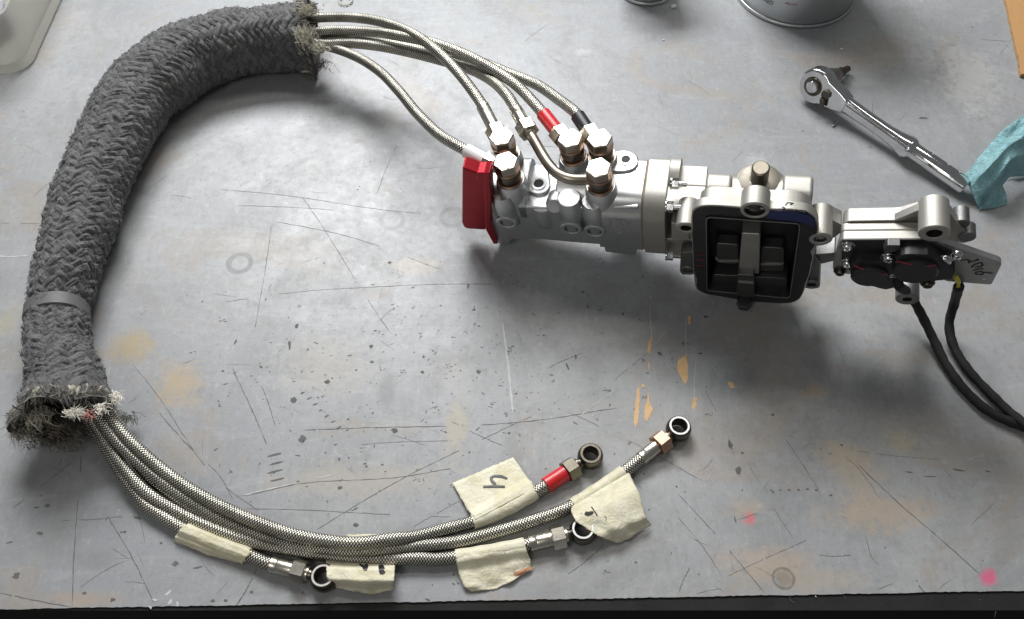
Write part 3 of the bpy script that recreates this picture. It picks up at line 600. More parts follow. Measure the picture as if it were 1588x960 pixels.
# masking tape flags
tp = Mat('masking_tape', (.66, .61, .44), .55, 0, .35); v = tp.mm(); n1 = tp.noise(v, .07, 5, .6, .5); n2 = tp.noise(v, .9, 4, .6); n3 = tp.noise(v, .25, 5, .7)
c = tp.mix(n1.smooth(.35, .7), (.78, .74, .58), (.66, .61, .42)); c = tp.mix(n3.smooth(.58, .75)*.45, c, (.40, .37, .27))
tp.base(c); tp.bump(n2*.4+n1*3+n3*1.3, .6); tp.b.inputs['Subsurface Weight'].default_value = .1; tp.b.inputs['Subsurface Radius'].default_value = (.002, .0015, .001)
def flag(root, pp, rows, wrap, zrow, rag=.25, label=None, crumple=.5, seed=1):
    """rows: polylines in the picture from the hose outwards; wrap: (start, end) of the wrapped stretch of the hose"""
    random.seed(seed); m_ = MB(); nr, nc = 22, 34; vs = []
    def along(pl, t):
        d = [math.dist(pl[i], pl[i+1]) for i in range(len(pl)-1)]; s_ = t*sum(d)
        for i, q in enumerate(d):
            if s_ <= q or i == len(d)-1: f_ = s_/max(q, 1e-6); return (pl[i][0]+(pl[i+1][0]-pl[i][0])*f_, pl[i][1]+(pl[i+1][1]-pl[i][1])*f_)
            s_ -= q
    ph = [random.uniform(0, 6) for _ in range(6)]
    k = len(rows)-1
    for r in range(nr+1):
        t = r/nr*k; i = min(int(t), k-1); f_ = t-i
        for cc in range(nc+1):
            s_ = cc/nc; a, b = along(rows[i], s_), along(rows[i+1], s_); px = a[0]+(b[0]-a[0])*f_; py = a[1]+(b[1]-a[1])*f_
            z = zrow[i]+(zrow[i+1]-zrow[i])*(f_*f_*(3-2*f_)); tt = r/nr
            z += crumple*tt*(math.sin(s_*9+ph[0]+tt*3)+.6*math.sin(s_*17+ph[1]-tt*7)+.5*math.sin(tt*14+ph[2]+s_*5)); z = max(z, .5+.2*random.random())
            q = P(px, py, z)
            if cc in (0, nc) or r == nr: q += Vector((random.uniform(-rag, rag), random.uniform(-rag, rag), 0))
            vs.append(q)
    m_.add(vs, [(r*(nc+1)+c_, (r+1)*(nc+1)+c_, (r+1)*(nc+1)+c_+1, r*(nc+1)+c_+1) for r in range(nr) for c_ in range(nc)])
    bv = surf_of(m_)
    if wrap:
        a, b = P(*wrap[0], 4.4), P(*wrap[1], 4.4); ka = int(np.argmin([(q.xy-a.xy).length for q in pp])); kb = int(np.argmin([(q.xy-b.xy).length for q in pp]))
        seg = pp[min(ka, kb):max(ka, kb)+1]
        if len(seg) > 2: w_ = MB(); w_.tube(seg, [4.45+.12*math.sin(i_*1.3) for i_ in range(len(seg))], 16); m_.add(w_.v, w_.f)
    o = m_.build('tape_flag', tp, root, ang=60, label=label); s_ = o.modifiers.new('thick', 'SOLIDIFY'); s_.thickness = .00015; s_.offset = 0
    return o, bv
def glyph(o, bv, strokes, w0=1.3, mat=INK, lift=.25):
    for q in strokes: mark(bv, q, w0, mat, 'marker_stroke', o, lift)
Zn = lambda a, b: (700+a/9.6, 700+b/9.6)
f1, bv1 = flag(HD, ppD, [[(737, 806), (829, 757)], [(734, 801), (825, 748)], [(726, 792), (817, 740)], [(702, 749), (796, 709)]], [(735, 812), (830, 764)], [8.9, 8.8, 3.5, 2.2], label='cream masking tape flag with a handwritten upside down 4', crumple=.4, seed=3)
glyph(f1, bv1, [[Zn(470, 530), Zn(640, 522), Zn(800, 530)], [Zn(660, 500), Zn(600, 440), Zn(590, 390), Zn(640, 370), Zn(740, 375), Zn(835, 412)]], 1.9)
f2, bv2 = flag(HC, ppC, [[(887, 785), (975, 733)], [(885, 792), (978, 738)], [(893, 808), (990, 762)], [(925, 830), (1000, 800)], [(957, 843), (975, 836), (1010, 814)]], [(889, 789), (972, 737)], [8.6, 9.5, 12, 10, 2], label='wrinkled cream masking tape flag with a torn hole', crumple=.8, seed=4)
Zo = lambda a, b: (880+a/12.2, 780+b/12.2)
glyph(f2, bv2, [[Zo(320, 200), Zo(370, 220), Zo(440, 200), Zo(490, 165)], [Zo(330, 185), Zo(400, 190), Zo(470, 175)]], 1.6, HOLE); glyph(f2, bv2, [[Zo(450, 70), Zo(510, 160), Zo(570, 250)]], .7); glyph(f2, bv2, [[Zo(690, 250), Zo(740, 280), Zo(720, 350)], [Zo(250, 190), Zo(280, 210)]], .4, SCR)
f3, bv3 = flag(HA, ppA, [[(710, 857), (810, 843)], [(708, 868), (815, 850)], [(710, 885), (823, 868)], [(720, 910), (824, 882)], [(729, 917), (770, 914), (800, 898), (829, 879)]], [(710, 864), (812, 847)], [8.6, 8.4, 4, 2.4, 1.2], label='cream masking tape flag folded toward the bench edge with an orange corner', crumple=.7, seed=6)
glyph(f3, bv3, [[Zc(470, 812), Zc(510, 795), Zc(560, 775)], [Zc(475, 822), Zc(520, 800), Zc(555, 780)]], 1.7, Mat('orange_smear', (.55, .27, .14), .6), .15)
f4, bv4 = flag(HB, ppB, [[(284, 812), (392, 856)], [(279, 822), (384, 862)], [(272, 832), (376, 872)], [(270, 838), (320, 860), (378, 875)]], [(288, 822), (386, 862)], [8.8, 8.6, 5, 1.5], label='cream masking tape wrapped tightly round the lowest hose', crumple=.3, seed=7)
f5, bv5 = flag(HE, ppE, [[(506, 868), (613, 876)], [(506, 882), (612, 884)], [(507, 897), (611, 900)], [(522, 912), (575, 922), (610, 914)]], None, [5.5, 11, 11.5, 1.5], label='crumpled cream masking tape flag with cut off black marker strokes', crumple=.7, seed=8)
Zp = lambda a, b: (500+a/8.725, 820+b/8.725)
glyph(f5, bv5, [[Zp(500, 480), Zp(560, 520), Zp(590, 560)], [Zp(590, 480), Zp(600, 520), Zp(580, 570)]], 2.0); glyph(f5, bv5, [[Zp(790, 490), Zp(805, 560), Zp(820, 620)]], 3.2)
f6, bv6 = flag(HE, ppE, [[(540, 842), (642, 842)], [(538, 829), (640, 827)]], None, [3, 1.2], label='sliver of cream tape showing behind the hose bundle', crumple=.1, seed=9)
# ================================================================== ACTUATOR UNIT
act = thing('actuator_assembly', 'silver cast actuator unit with red end plate, hex banjo bolts, black opening and sensor head', 'actuator', M(-60, 25, 0))
def MV(pts, v_, conv=lambda a, b: (a, b)): return [M.on(*conv(a, b), v_) for a, b in pts]
def vpr(pts, v0, v1, conv=lambda a, b: (a, b), r=0):
    q = MV(pts, v0, conv); q = rounded(q, r) if r else q
    m_ = MB(); m_.prism(q, M.V*(v1-v0)); return m_
def upr(prof, u0, u1, r=0):
    q = [M(u0, a, b) for a, b in prof]; q = rounded(q, r) if r else q
    m_ = MB(); m_.prism(q, M.U*(u1-u0)); return m_
# valve block
core = vpr([(300, 788), (365, 790), (378, 765), (540, 768), (640, 778), (848, 795), (855, 832), (1018, 850), (1030, 610), (1025, 600), (600, 606), (272, 592), (268, 690)], 17, 53, Z1)
vb = core.build('valve_block', SILVER, act, bev=1.2)
upr([(14, 33), (14, 78), (22, 88), (52, 88), (55, 84), (55, 33)], -106, -75.4, 5).build('valve_block_shoulder', SILVER, vb, bev=.8)
upr([(17, 60), (17, 78), (24, 86), (50, 87), (54, 80), (54, 60)], -179, -153, 3).build('left_deck', SILVER, vb, bev=1)
upr([(19, 60), (19, 72), (26, 82), (36, 86.5), (52, 86.5), (54, 84), (54, 60)], -134, -104, 4).build('right_deck', SILVER, vb, bev=1)
upr([(24, 50), (24, 64), (32, 70), (52, 72), (54, 68), (54, 50)], -154, -130, 3).build('saddle', SILVER, vb, bev=1)
m_ = MB()
for (u, v_, w_) in BOLT: m_.lathe(M(u, v_, 62), M.W, [(11, 0), (10.6, 26), (9.6, 31.2), (9.2, 32)], 32)
m_.build('bolt_seats', SILVER, vb)
for (a, b, r_) in [(350, 685, 8.8), (680, 716, 8.8), (800, 730, 8.8)]:
    C = M.on(*Z1(a, b), 11.5); m_ = MB(); m_.bore(C, M.V, r_*.86, 4.6, 12, 6); m_.lathe(C+M.V*9.2-M.W*9, M.W, [(r_*.8, 0), (r_, 2.5), (r_, 26), (r_*.8, 34)], 36)
    p_ = m_.build('port_boss', SILVER, vb); h_ = MB(); h_.lathe(C+M.V*.6, M.V, [(0.2, 6.2), (4.4, 6.2), (4.45, .2), (4.1, .2), (4.1, 5.8), (.2, 5.8)], 24); h_.build('port_bore', GUN, p_)
C = M.on(*Z1(598, 598), 18); m_ = MB(); m_.lathe(C+M.V*4, -M.V+M.W*.5, [(6.4, -6), (6.2, 4), (5, 6), (.3, 6.2)], 28); m_.build('round_boss', SILVER, vb)
# conical diagonal ribs between the bosses
m_ = MB(); m_.lathe(M(-143.5, 24, 48), M.W, [(3, 0), (7, 1.5), (9, 5), (9.4, 12), (8.6, 26)], 32); m_.lathe(M(-132, 25, 52), M.W, [(2, 0), (5, 1.5), (7, 6), (7, 26)], 32); m_.build('oil_gallery', SILVER, vb)
def onw(px, py, w_):
    d = ray(px, py); t = (w_+M.O.dot(M.W)-CAM.dot(M.W))/d.dot(M.W); return CAM+d*t
def wpr(pts, w0, w1, rr=0):
    q = [onw(*Z1(a, b), w1) for a, b in pts]; q = rounded(q, rr) if rr else q; m_ = MB(); m_.prism(q, -M.W*(w1-w0)); return m_
def hole_at(a, b, w_, r_):
    m_ = MB(); m_.lathe(onw(*Z1(a, b), w_), M.W, [(.2, .05), (r_, .05), (r_, .14), (.2, .15)], 24); m_.build('lug_hole', HOLE, vb)  # flat dark disc on the lug, painting the shade of its hole
    m_ = MB(); m_.lathe(onw(*Z1(a, b), w_), M.W, [(r_, .0), (r_, .5), (r_*1.12, .6), (r_*1.5, .6), (r_*1.6, .0)], 28, closed=True); m_.build('hole_edge', SILVER, vb)
wpr([(425, 440), (435, 490), (470, 524), (515, 536), (555, 524), (574, 495), (570, 455), (560, 380), (430, 380)], 72, 79, 3).build('lug_plate', SILVER, vb, bev=1)
hole_at(514, 480, 79, 3.4)
wpr([(870, 420), (955, 420), (1005, 408), (1032, 372), (1020, 328), (975, 304), (915, 306), (870, 330)], 82, 89.6, 5).build('lug_plate', SILVER, vb, bev=1.4)
hole_at(962, 357, 89.6, 2.9)
wpr([(896, 318), (952, 310), (930, 372), (898, 395)], 89.6, 89.75, 3).build('yellow_smear', worn('yellowed_metal', (.62, .57, .38), .35, .9, 1, .05, .4), vb, smooth=False)
# cream casting next to it, with its gasket line
upr([(14.4, 33.4), (14.4, 78), (22, 87.4), (52, 87.4), (54.4, 84), (54.4, 33.4)], -75.5, -74.6, 5).build('paper_gasket', worn('brown_gasket', (.30, .22, .13), .8, 0, 1, .1, .3), act)
cb = upr([(13, 31), (13, 78), (22, 89), (53, 89), (56.5, 84), (56.5, 31)], -74.7, -60, 6).build('end_casting', CAST, act, bev=1)
# cast emblem in raised letters
Ze = lambda a, b: (930+a/19.2, 320+b/19.2)
bvv = surf_of(MB().prism([M(-106, 14, 33), M(-75.4, 14, 33), M(-75.4, 14, 80), M(-106, 14, 80)], M.V*3))
for q in [[(290, 370), (330, 400), (290, 440), (330, 490), (310, 560), (350, 575)], [(400, 350), (480, 370), (450, 420), (520, 430)], [(430, 510), (500, 505)], [(450, 550), (500, 560)], [(540, 370), (560, 400), (560, 450)], [(590, 510), (685, 520)], [(620, 565), (690, 568)], [(620, 610), (700, 612)], [(640, 390), (640, 450)], [(690, 395), (790, 412)], [(720, 450), (780, 450)], [(740, 490), (785, 492)],
          [(820, 430), (870, 430), (850, 480), (860, 540), (800, 600)], [(440, 650), (610, 662)], [(455, 710), (665, 722)], [(520, 775), (670, 780)]]:
    mark(bvv, [Ze(a, b) for a, b in q], .62, SILVER, 'cast_emblem_stroke', vb, .35, stepf=.4)
# banjo bolts
for i, (u, v_, w_) in enumerate(BOLT):
    m_ = MB(); m_.hexn(M(u, v_, w_+12), M(u, v_, w_+19.5), 14.6, [.35, .5, .42, .3, .47][i], 1.0); m_.lathe(M(u, v_, w_+19.2), M.W, [(6.6, 0), (6.3, .55), (.2, .6)], 28); m_.cyl(M(u, v_, w_-4), M(u, v_, w_+13), 4.7, 20)
    b_ = m_.build('banjo_bolt', NICKEL, act, ang=25, bev=.35)
    for z0 in (w_+.05, w_+10.9):
        m_ = MB(); m_.lathe(M(u, v_, z0), M.W, [(4.9, 0), (8.2, 0), (8.5, .3), (8.5, 1.1), (8.2, 1.4), (4.9, 1.4)], 32, closed=True); m_.build('copper_washer', COPPER, b_)
# red end plate
m_ = vpr([(122, 398), (236, 440), (245, 470), (262, 560), (262, 680), (240, 718), (150, 712), (130, 704), (120, 680)], 20, 30, Z1); rp = m_.build('red_end_plate', RED, act, bev=1)
vpr([(232, 430), (262, 425), (264, 470), (270, 560), (266, 680), (302, 790), (282, 790), (242, 716)], 13.5, 24, Z1).build('red_rim', RED, rp, bev=.6)
vpr([(196, 426), (246, 424), (236, 462), (196, 462)], 15, 24, Z1).build('red_tab', RED, rp, bev=.6)
# main housing with the black opening
outer0 = [(246, 400), (252, 362), (290, 340), (350, 336), (520, 348), (650, 358), (780, 358), (870, 374), (906, 400), (924, 440), (918, 500), (900, 600), (875, 710), (850, 790), (826, 838), (780, 860), (700, 858), (560, 850), (400, 822), (305, 806), (268, 780), (258, 700), (252, 560), (246, 460)]
inner0 = [(325, 388), (828, 424), (772, 824), (330, 782)]
def loopn(pts3, n, c0):
    d = [(pts3[i]-pts3[(i+1) % len(pts3)]).length for i in range(len(pts3))]; tot = sum(d); out = []
    # cast rays at even angles
    for k_ in range(n):
        a = 2*math.pi*k_/n; dr = Vector((math.cos(a), math.sin(a))); best = None
        for i in range(len(pts3)):
            p = Vector(((pts3[i]-c0).dot(M.U), (pts3[i]-c0).dot(M.W))); q = Vector(((pts3[(i+1) % len(pts3)]-c0).dot(M.U), (pts3[(i+1) % len(pts3)]-c0).dot(M.W))); e_ = q-p
            den = dr.x*e_.y-dr.y*e_.x
            if abs(den) < 1e-9: continue
            t = (p.x*e_.y-p.y*e_.x)/den; s_ = (p.x*dr.y-p.y*dr.x)/den
            if t > 0 and -1e-6 <= s_ <= 1+1e-6 and (best is None or t > best): best = t
        out.append(c0+M.U*(dr.x*best)+M.W*(dr.y*best))
    return out
c0 = M.on(*Z2(570, 600), 0); NL = 120
O3 = loopn(rounded(MV(outer0, 0, Z2), 3), NL, c0); I3 = loopn(rounded(MV(inner0, 0, Z2), 2.5, 3), NL, c0)
def shr(lp, k_, dv): return [c0+(q-c0)*k_+M.V*dv for q in lp]
m_ = MB(); m_.ringprism(O3, shr(I3, 1.005, 0), M.V*6.5); hs = m_.build('housing_flange', CAST, act, bev=.8)
random.seed(11)
def ragl(lp, amt): return [q+(c0-q).normalized()*(amt*max(0, math.sin(i*.31)*math.sin(i*.13+1))**3*.5+random.random()*.15) for i, q in enumerate(lp)]
m_ = MB(); m_.ringprism(shr(ragl(O3, 4), .985, -.35), shr(I3, 1.004, -.35), M.V*.3); m_.build('painted_flange_face', BLACKP, hs, smooth=False)
m_ = MB(); m_.ringprism(shr(I3, 1.006, -1.4), shr(I3, .975, -1.4), M.V*18.6); fr2 = m_.build('window_frame', BLACKP, act, bev=.25)
m_ = MB(); m_.ringprism(shr(I3, 1.0, -1.62), shr(I3, .990, -1.62), M.V*.25); m_.build('worn_rim', MIDST, fr2)
m_ = MB(); m_.prism(shr(I3, 1.06, 17.0), M.V*.5); m_.build('back_plate', BLACKP, fr2)
m_ = vpr([(645, 372), (720, 366), (800, 372), (880, 392), (900, 420), (895, 455), (870, 440), (835, 428), (740, 418), (650, 408)], -.62, -.40, Z2); m_.build('blue_paint_patch', BLUEP, hs, smooth=False)
m_ = MB(); m_.ringprism(shr(O3, .90, 6.3), shr(I3, 1.03, 6.3), M.V*11); m_.build('housing_body', CAST, act, bev=4)
m_ = MB(); m_.box(M, (-30, 25), (17.6, 35), (12, 88)); m_.build('rear_housing', CAST, act, bev=3)
# upper cast block, dome and shaft
tb = upr([(17.7, 80), (17.7, 99), (20, 101), (32, 101), (38, 96), (38, 80)], -33, 25, 3).build('upper_casting', CAST, act, bev=3)
for u0, u1, vv0 in [(-36, -20, 38), (10, 28, 40)]:
    upr([(17.7, 78), (17.7, 100), (22, 104), (vv0-5, 104), (vv0, 96), (vv0, 78)], u0, u1, 5).build('corner_rib', CAST, tb, bev=2.5)
m_ = MB(); m_.lathe(M(-4, 32, 86), M.W, [(21, 0), (18, 6), (15, 11.5), (13.2, 13.6), (12, 14)], 40); m_.build('dome', CAST, tb)
m_ = MB(); m_.lathe(M(-4, 32, 99.8), M.W, [(12.6, 0), (12.6, .8), (12, 1.2), (6, 1.4), (6, 1.1)], 40); m_.build('oil_seal', worn('brown_seal', (.24, .22, .18), .5, .6, .8, .05, .4), tb)
m_ = MB(); m_.cyl(M(-4, 32, 99), M(-4, 31, 115), 5.4, 30, ch=.9); m_.build('shaft', worn('weathered_shaft', (.30, .27, .22), .4, 1, .8, .04, .5), tb)
def boss(px, py, v_, r_, ri, ln, mat=CAST, name='screw_boss', parent=None, dep=8, tip=True):
    C = M.on(px, py, v_); m_ = MB(); m_.bore(C, M.V, r_, ri, ln, dep)
    o = m_.build(name, mat, parent or act); h_ = MB(); h_.lathe(C+M.V*.3, M.V, [(.2, dep-1), (ri-.15, dep-1), (ri-.1, .1), (ri-.35, .1), (ri-.35, dep-1.5), (.2, dep-1.5)], 20); h_.build('bore', HOLE, o); return o
b1 = boss(*Z2(584, 368), -2.5, 8.4, 6., 12.5)
m_ = MB(); C = M.on(*Z2(580, 366), 0); m_.lathe(C+M.V*4, -M.V, [(5.6, 0), (5.4, 2), (4, 3.8), (2, 4.6), (.2, 4.7)], 24); m_.build('plug_screw', GUN, b1)
boss(*Z2(218, 462), 2, 6.4, 3.4, 20); boss(*Z2(230, 688), 5, 5.6, 3., 16, CAST_SHADE); boss(*Z2(932, 520), -.5, 7., 3.6, 22); boss(*Z2(884, 762), 4, 5.8, 3., 16, CAST_SHADE)
vpr([(840, 440), (922, 470), (975, 510), (968, 548), (880, 560), (830, 520)], 1.5, 8, Z2, 2).build('right_ear', CAST, act, bev=.8)
vpr([(850, 600), (900, 600), (935, 640), (930, 780), (870, 785), (840, 740)], 6, 15, Z2, 2).build('lower_right_ear', CAST_SHADE, act, bev=1)
vpr([(895, 600), (1012, 590), (1012, 632), (935, 650), (890, 640)], 8, 24, Z2, 1).build('cross_arm', CAST_SHADE, act, bev=1.2)
vpr([(985, 410), (1045, 440), (1045, 480), (985, 525)], 12, 22, Z2, 1).build('upper_arm', CAST, act, bev=1.2)
vpr([(190, 590), (262, 585), (262, 700), (200, 708), (186, 690)], 6, 14, Z2, 1.5).build('lower_left_ear', CAST_SHADE, act, bev=.8)
# neck between end casting and housing
nk = MB(); nk.box(M, (-60.5, -36), (18, 50), (84, 87.5)); nk.box(M, (-60.5, -36), (16, 50), (46, 50)); nk.box(M, (-60.5, -36), (34, 38), (44, 88)); nk.box(M, (-60.5, -36), (14, 42), (28, 31)); nb_ = nk.build('neck_webs', CAST, act, bev=.8)
m_ = MB(); m_.cyl(M(-60.2, 44, 82), M(-53, 44, 82), 12.5, 32); m_.build('end_collar', CAST, nb_)

m_ = MB(); m_.box(M, (-56, -44), (12, 30), (56, 76)); m_.build('ear_column', CAST, nb_, bev=1)
for a, b, v_ in [(165, 222, 28), (137, 345, 16), (137, 604, 16)]:
    C = M.on(*Z2(a, b), v_); m_ = MB(); m_.hexn(C-M.U*2.2, C+M.U*2, 6.2); m_.cyl(C-M.U*3.4, C-M.U*2.2, 4, 16); m_.cyl(C, C+M.U*7, 1.8, 12); m_.build('stud_nut', CHROME, act)
# parts seen inside the opening
vpr([(515, 487), (613, 491), (607, 702), (497, 694)], 2, 14, Z2).build('selector_lever', MIDST, fr2, bev=.8)
vpr([(490, 706), (580, 711), (583, 828), (486, 820)], -3, 10, Z2).build('lever_foot', DARKST, fr2, bev=.8)
vpr([(498, 742), (578, 748), (578, 756), (498, 750)], -3.6, -2.8, Z2).build('pale_edge', MIDST, fr2)  # thin strip in a paler steel than the lever foot
C = M.on(*Z2(530, 842), -2); m_ = MB(); m_.hexn(C-M.V*2+M.W*2, C-M.V*2-M.W*3, 9); m_.cyl(C-M.V*2-M.W*3, C-M.V*2-M.W*6, 3, 16); m_.build('lever_nut', DARKST, fr2)
for q in ([(376, 540), (500, 548), (498, 655), (420, 650), (378, 620)], [(618, 560), (742, 566), (740, 690), (612, 690)]): vpr(q, 8, 16, Z2, 2).build('fork_cheek', DARKST, fr2, bev=1)
vpr([(376, 610), (400, 632), (498, 632), (498, 641), (395, 641), (374, 622)], 7.5, 8.6, Z2).build('pale_edge', MIDST, fr2); vpr([(616, 648), (720, 648), (738, 640), (738, 650), (722, 657), (616, 657)], 7.5, 8.6, Z2).build('pale_edge', MIDST, fr2)  # thin strips in a paler steel along the cheeks
vpr([(362, 706), (760, 728), (752, 806), (346, 778)], 4, 16, Z2, 1.5).build('lower_rail', DARKST, fr2, bev=1)
vpr([(372, 662), (735, 690), (735, 712), (372, 690)], 11, 16, Z2).build('rail_groove', HOLE, fr2)  # dark strip painting the shaded gap above the lower rail
bvf = surf_of(MB().prism(MV([(200, 300), (1000, 300), (1000, 900), (200, 900)], -.45, Z2), M.V*.05))
for yy in (598, 625, 655): mark(bvf, [Z2(268, yy), Z2(318, yy+1)], .5, REDINK, 'red_mark', hs, .25)
for pts in ([(745, 340), (760, 322), (790, 328), (770, 335)], [(728, 345), (745, 352), (735, 362)], [(800, 362), (850, 366), (905, 410)], [(405, 350), (445, 352)], [(262, 400), (300, 415), (312, 390)]):
    mark(surf_of(MB().ringprism(O3, I3, M.V*6.5)), [Z2(*q) for q in pts], .8, INK, 'paint_fleck', hs, .1, stepf=.5)
# ------------------------------------------------------------------ sensor head
sp_ = vpr([(205, 356), (232, 340), (840, 337), (1000, 430), (1000, 640), (620, 650), (300, 604), (165, 596), (150, 555)], 0, 6, Z7, 1.2).build('sensor_base_plate', CAST, act, bev=.6)
vpr([(210, 290), (240, 276), (835, 270), (930, 480), (900, 560), (180, 560)], 6.2, 12, Z7, 1.5).build('sensor_housing_step', CAST, sp_, bev=1)
vpr([(228, 232), (262, 206), (640, 200), (820, 150), (880, 480), (860, 560), (200, 560)], 12, 21.5, Z7, 2).build('sensor_housing', CAST, sp_, bev=3)
br = vpr([(860, 346), (925, 352), (1393, 512), (1409, 530), (1336, 674), (1318, 680), (1000, 655), (880, 600)], .3, 4.6, Z7, 1.2).build('sensor_bracket', worn('bare_bracket_plate', (.42, .42, .41), .48, .9, 1.6, .1, .4), act, bev=.4)
bvb = surf_of(MB().prism(MV([(860, 330), (1500, 400), (1500, 700), (880, 700)], .3, Z7), M.V*2))
Zq = lambda a, b: (1470+a/9.6, 360+b/9.6)
for q in ([(240, 410), (305, 408), (315, 460), (330, 432), (395, 432), (450, 400), (440, 425)], [(350, 525), (382, 488), (490, 450), (522, 485), (495, 512), (400, 520)], [(370, 572), (450, 548), (535, 545)], [(405, 618), (430, 592), (500, 585), (532, 608), (500, 632), (430, 626), (402, 610)], [(530, 598), (600, 602), (655, 614), (655, 600)]):
    mark(bvb, [Zq(*a) for a in q], 1.1, INK, 'handwritten_digit', br, .18, stepf=.5)
for q in ([(95, 345), (250, 300)], [(110, 400), (200, 420), (260, 410)]): mark(bvb, [Zq(*a) for a in q], .8, REDINK, 'red_mark', br, .15, stepf=.5)
m_ = MB(); C = M.on(*Zq(535, 700), .3); m_.cyl(C-M.V*.15, C+M.V*.4, 1., 14); m_.build('bright_rivet_hole', Mat('bright_hole_edge', (.85, .85, .83), .2, 1.), br)
big = boss(*Z7(906, 303), -3, 8.4, 4.3, 21.5)
vpr([(600, 205), (830, 108), (850, 250), (830, 340), (640, 280)], 12, 17, Z7, 1).build('boss_web', CAST, sp_, bev=1)
vpr([(990, 100), (1120, 275), (1180, 318), (1165, 360), (1120, 372), (960, 330)], 12, 18, Z7, 2).build('boss_web', CAST, sp_, bev=1)
m_ = MB(); C = M.on(*Z7(1108, 232), 14); m_.cyl(C, C+M.V*11, 4.6, 24); C = M.on(*Z7(1150, 330), 11); m_.cyl(C, C+M.V*9, 5, 24); m_.build('rear_boss', CAST_SHADE, sp_)
boss(*Z7(706, 792), 2, 7.4, 3., 24, CAST_SHADE, 'lower_boss')
# black encapsulated pickups
vpr([(222, 348), (826, 345), (1050, 448), (1050, 590), (900, 610), (300, 596), (215, 520)], -1.2, -.1, Z7, 1).build('black_gasket_plate', BLACK, sp_, bev=.2)
def rag(pts, amt=3, k_=6):
    out = []
    for i in range(len(pts)):
        a, b = pts[i], pts[(i+1) % len(pts)]; out += [(a[0]+(b[0]-a[0])*j_/k_+random.uniform(-amt, amt), a[1]+(b[1]-a[1])*j_/k_+random.uniform(-amt, amt)) for j_ in range(k_)]
    return out
m1 = vpr(rag([(290, 520), (320, 505), (520, 505), (640, 500), (640, 690), (545, 716), (420, 685), (325, 615)]), -7, -.2, Z7).build('left_pickup', BLACK, act, bev=.8)
m2 = vpr(rag([(620, 470), (680, 455), (860, 455), (1000, 540), (1062, 590), (1040, 640), (880, 655), (700, 640), (625, 600)]), -9, -.2, Z7).build('right_pickup', BLACK, act, bev=.8)
m_ = MB(); C = M.on(*Z7(425, 560), -3); m_.cyl(C, C-M.V*7, 11, 36, ch=1.2); m_.build('round_cap', BLACK, m1)
m_ = MB(); C = M.on(*Z7(765, 490), -2); m_.cyl(C, C-M.V*10, 12.8, 40, ch=1.2); m_.build('round_cap', BLACK, m2)
vpr([(525, 410), (560, 388), (655, 390), (655, 428), (600, 440), (530, 445)], -6, -.5, Z7).build('cable_clip', DARKST, sp_, bev=.6)
bvs = surf_of(*[MB().prism(MV([(100, 300), (1500, 300), (1500, 800), (100, 800)], -13, Z7), M.V*.05)])
for q, dv in (([(306, 535), (345, 552), (390, 566)], 0), ([(618, 505), (680, 515), (742, 530)], 0), ([(852, 540), (925, 535)], 0), ([(512, 602), (552, 600)], 0)):
    mark(surf_of(MB().prism(MV([(100, 300), (1500, 300), (1500, 800), (100, 800)], -13 if q[0][0] > 600 else -10.2, Z7), M.V*.05)), [Z7(*a) for a in q], 1.7, REDINK, 'red_mark', m2 if q[0][0] > 600 else m1, .1, stepf=.6)
for a, b, r_ in [(258, 388, 3.6), (258, 512, 3.4), (205, 578, 3.1), (565, 474, 3.6), (604, 590, 2.8), (975, 503, 4.2), (1073, 458, 2.8), (856, 668, 3.4)]:
    C = M.on(*Z7(a, b), -1.2 if a < 500 else -4.6); dk = a in (205, 856); m_ = MB()
    m_.lathe(C+M.V*.6, -M.V, [(r_*1.3, 0), (r_*1.3, .8), (r_, .9), (r_*1.02, 1.9), (r_*.8, 3.1), (r_*.5, 3.4), (r_*.42, 2.6), (.2, 2.5)], 20); m_.cyl(C+M.V*.4, C+M.V*(1.4 if a == 1073 else 5), r_*.7, 12)
    m_.build('cap_screw', GUN if dk else CHROME, act)
# cables
def cable(pts, r_, mat, name='black_cable'):
    m_ = MB(); pp = spline([Vector(q) for q in pts], 2.5); rr_ = [r_*(1+.05*math.sin(i_*1.9)+.04*math.sin(i_*.7)) for i_ in range(len(pp))]; m_.tube(pp, rr_, 14); return m_.build(name, mat, act)
cmat = worn('black_cloth_sheath', (.011, .010, .010), .8, 0, 1.2, .25, .4)
s0 = M.on(*Z7(640, 640), -6); cable([s0+M.V*4, s0-M.V*2-M.W*1, P(1412, 458, 30), P(1430, 490, 15), P(1447, 525, 7), P(1468, 567, 4), P(1498, 607, 3.5), P(1538, 641, 3.5), P(1590, 663, 3.5)], 3.1, cmat)
s1 = M.on(*Z7(1090, 690), -5); cable([s1, P(1480, 470, 26), P(1472, 502, 12), P(1478, 535, 6), P(1500, 572, 4), P(1532, 607, 3.5), P(1562, 636, 3.6), P(1592, 660, 8)], 3.1, cmat)
for k_ in range(3):
    q0 = M.on(*Z7(1050-k_*6, 600+k_*8), -4); cable([q0, M.on(*Z7(1078-k_*6, 622+k_*8), -7), M.on(*Z7(1095-k_*8, 655+k_*4), -7), s1+Vector((k_*.7-.7, 0, -1))], .75, YEL, 'yellow_wire')
m_ = MB(); m_.cyl(P(1583, 656, 4), P(1604, 671, 4), 2.2, 12); m_.build('red_wire_end', REDS, act)
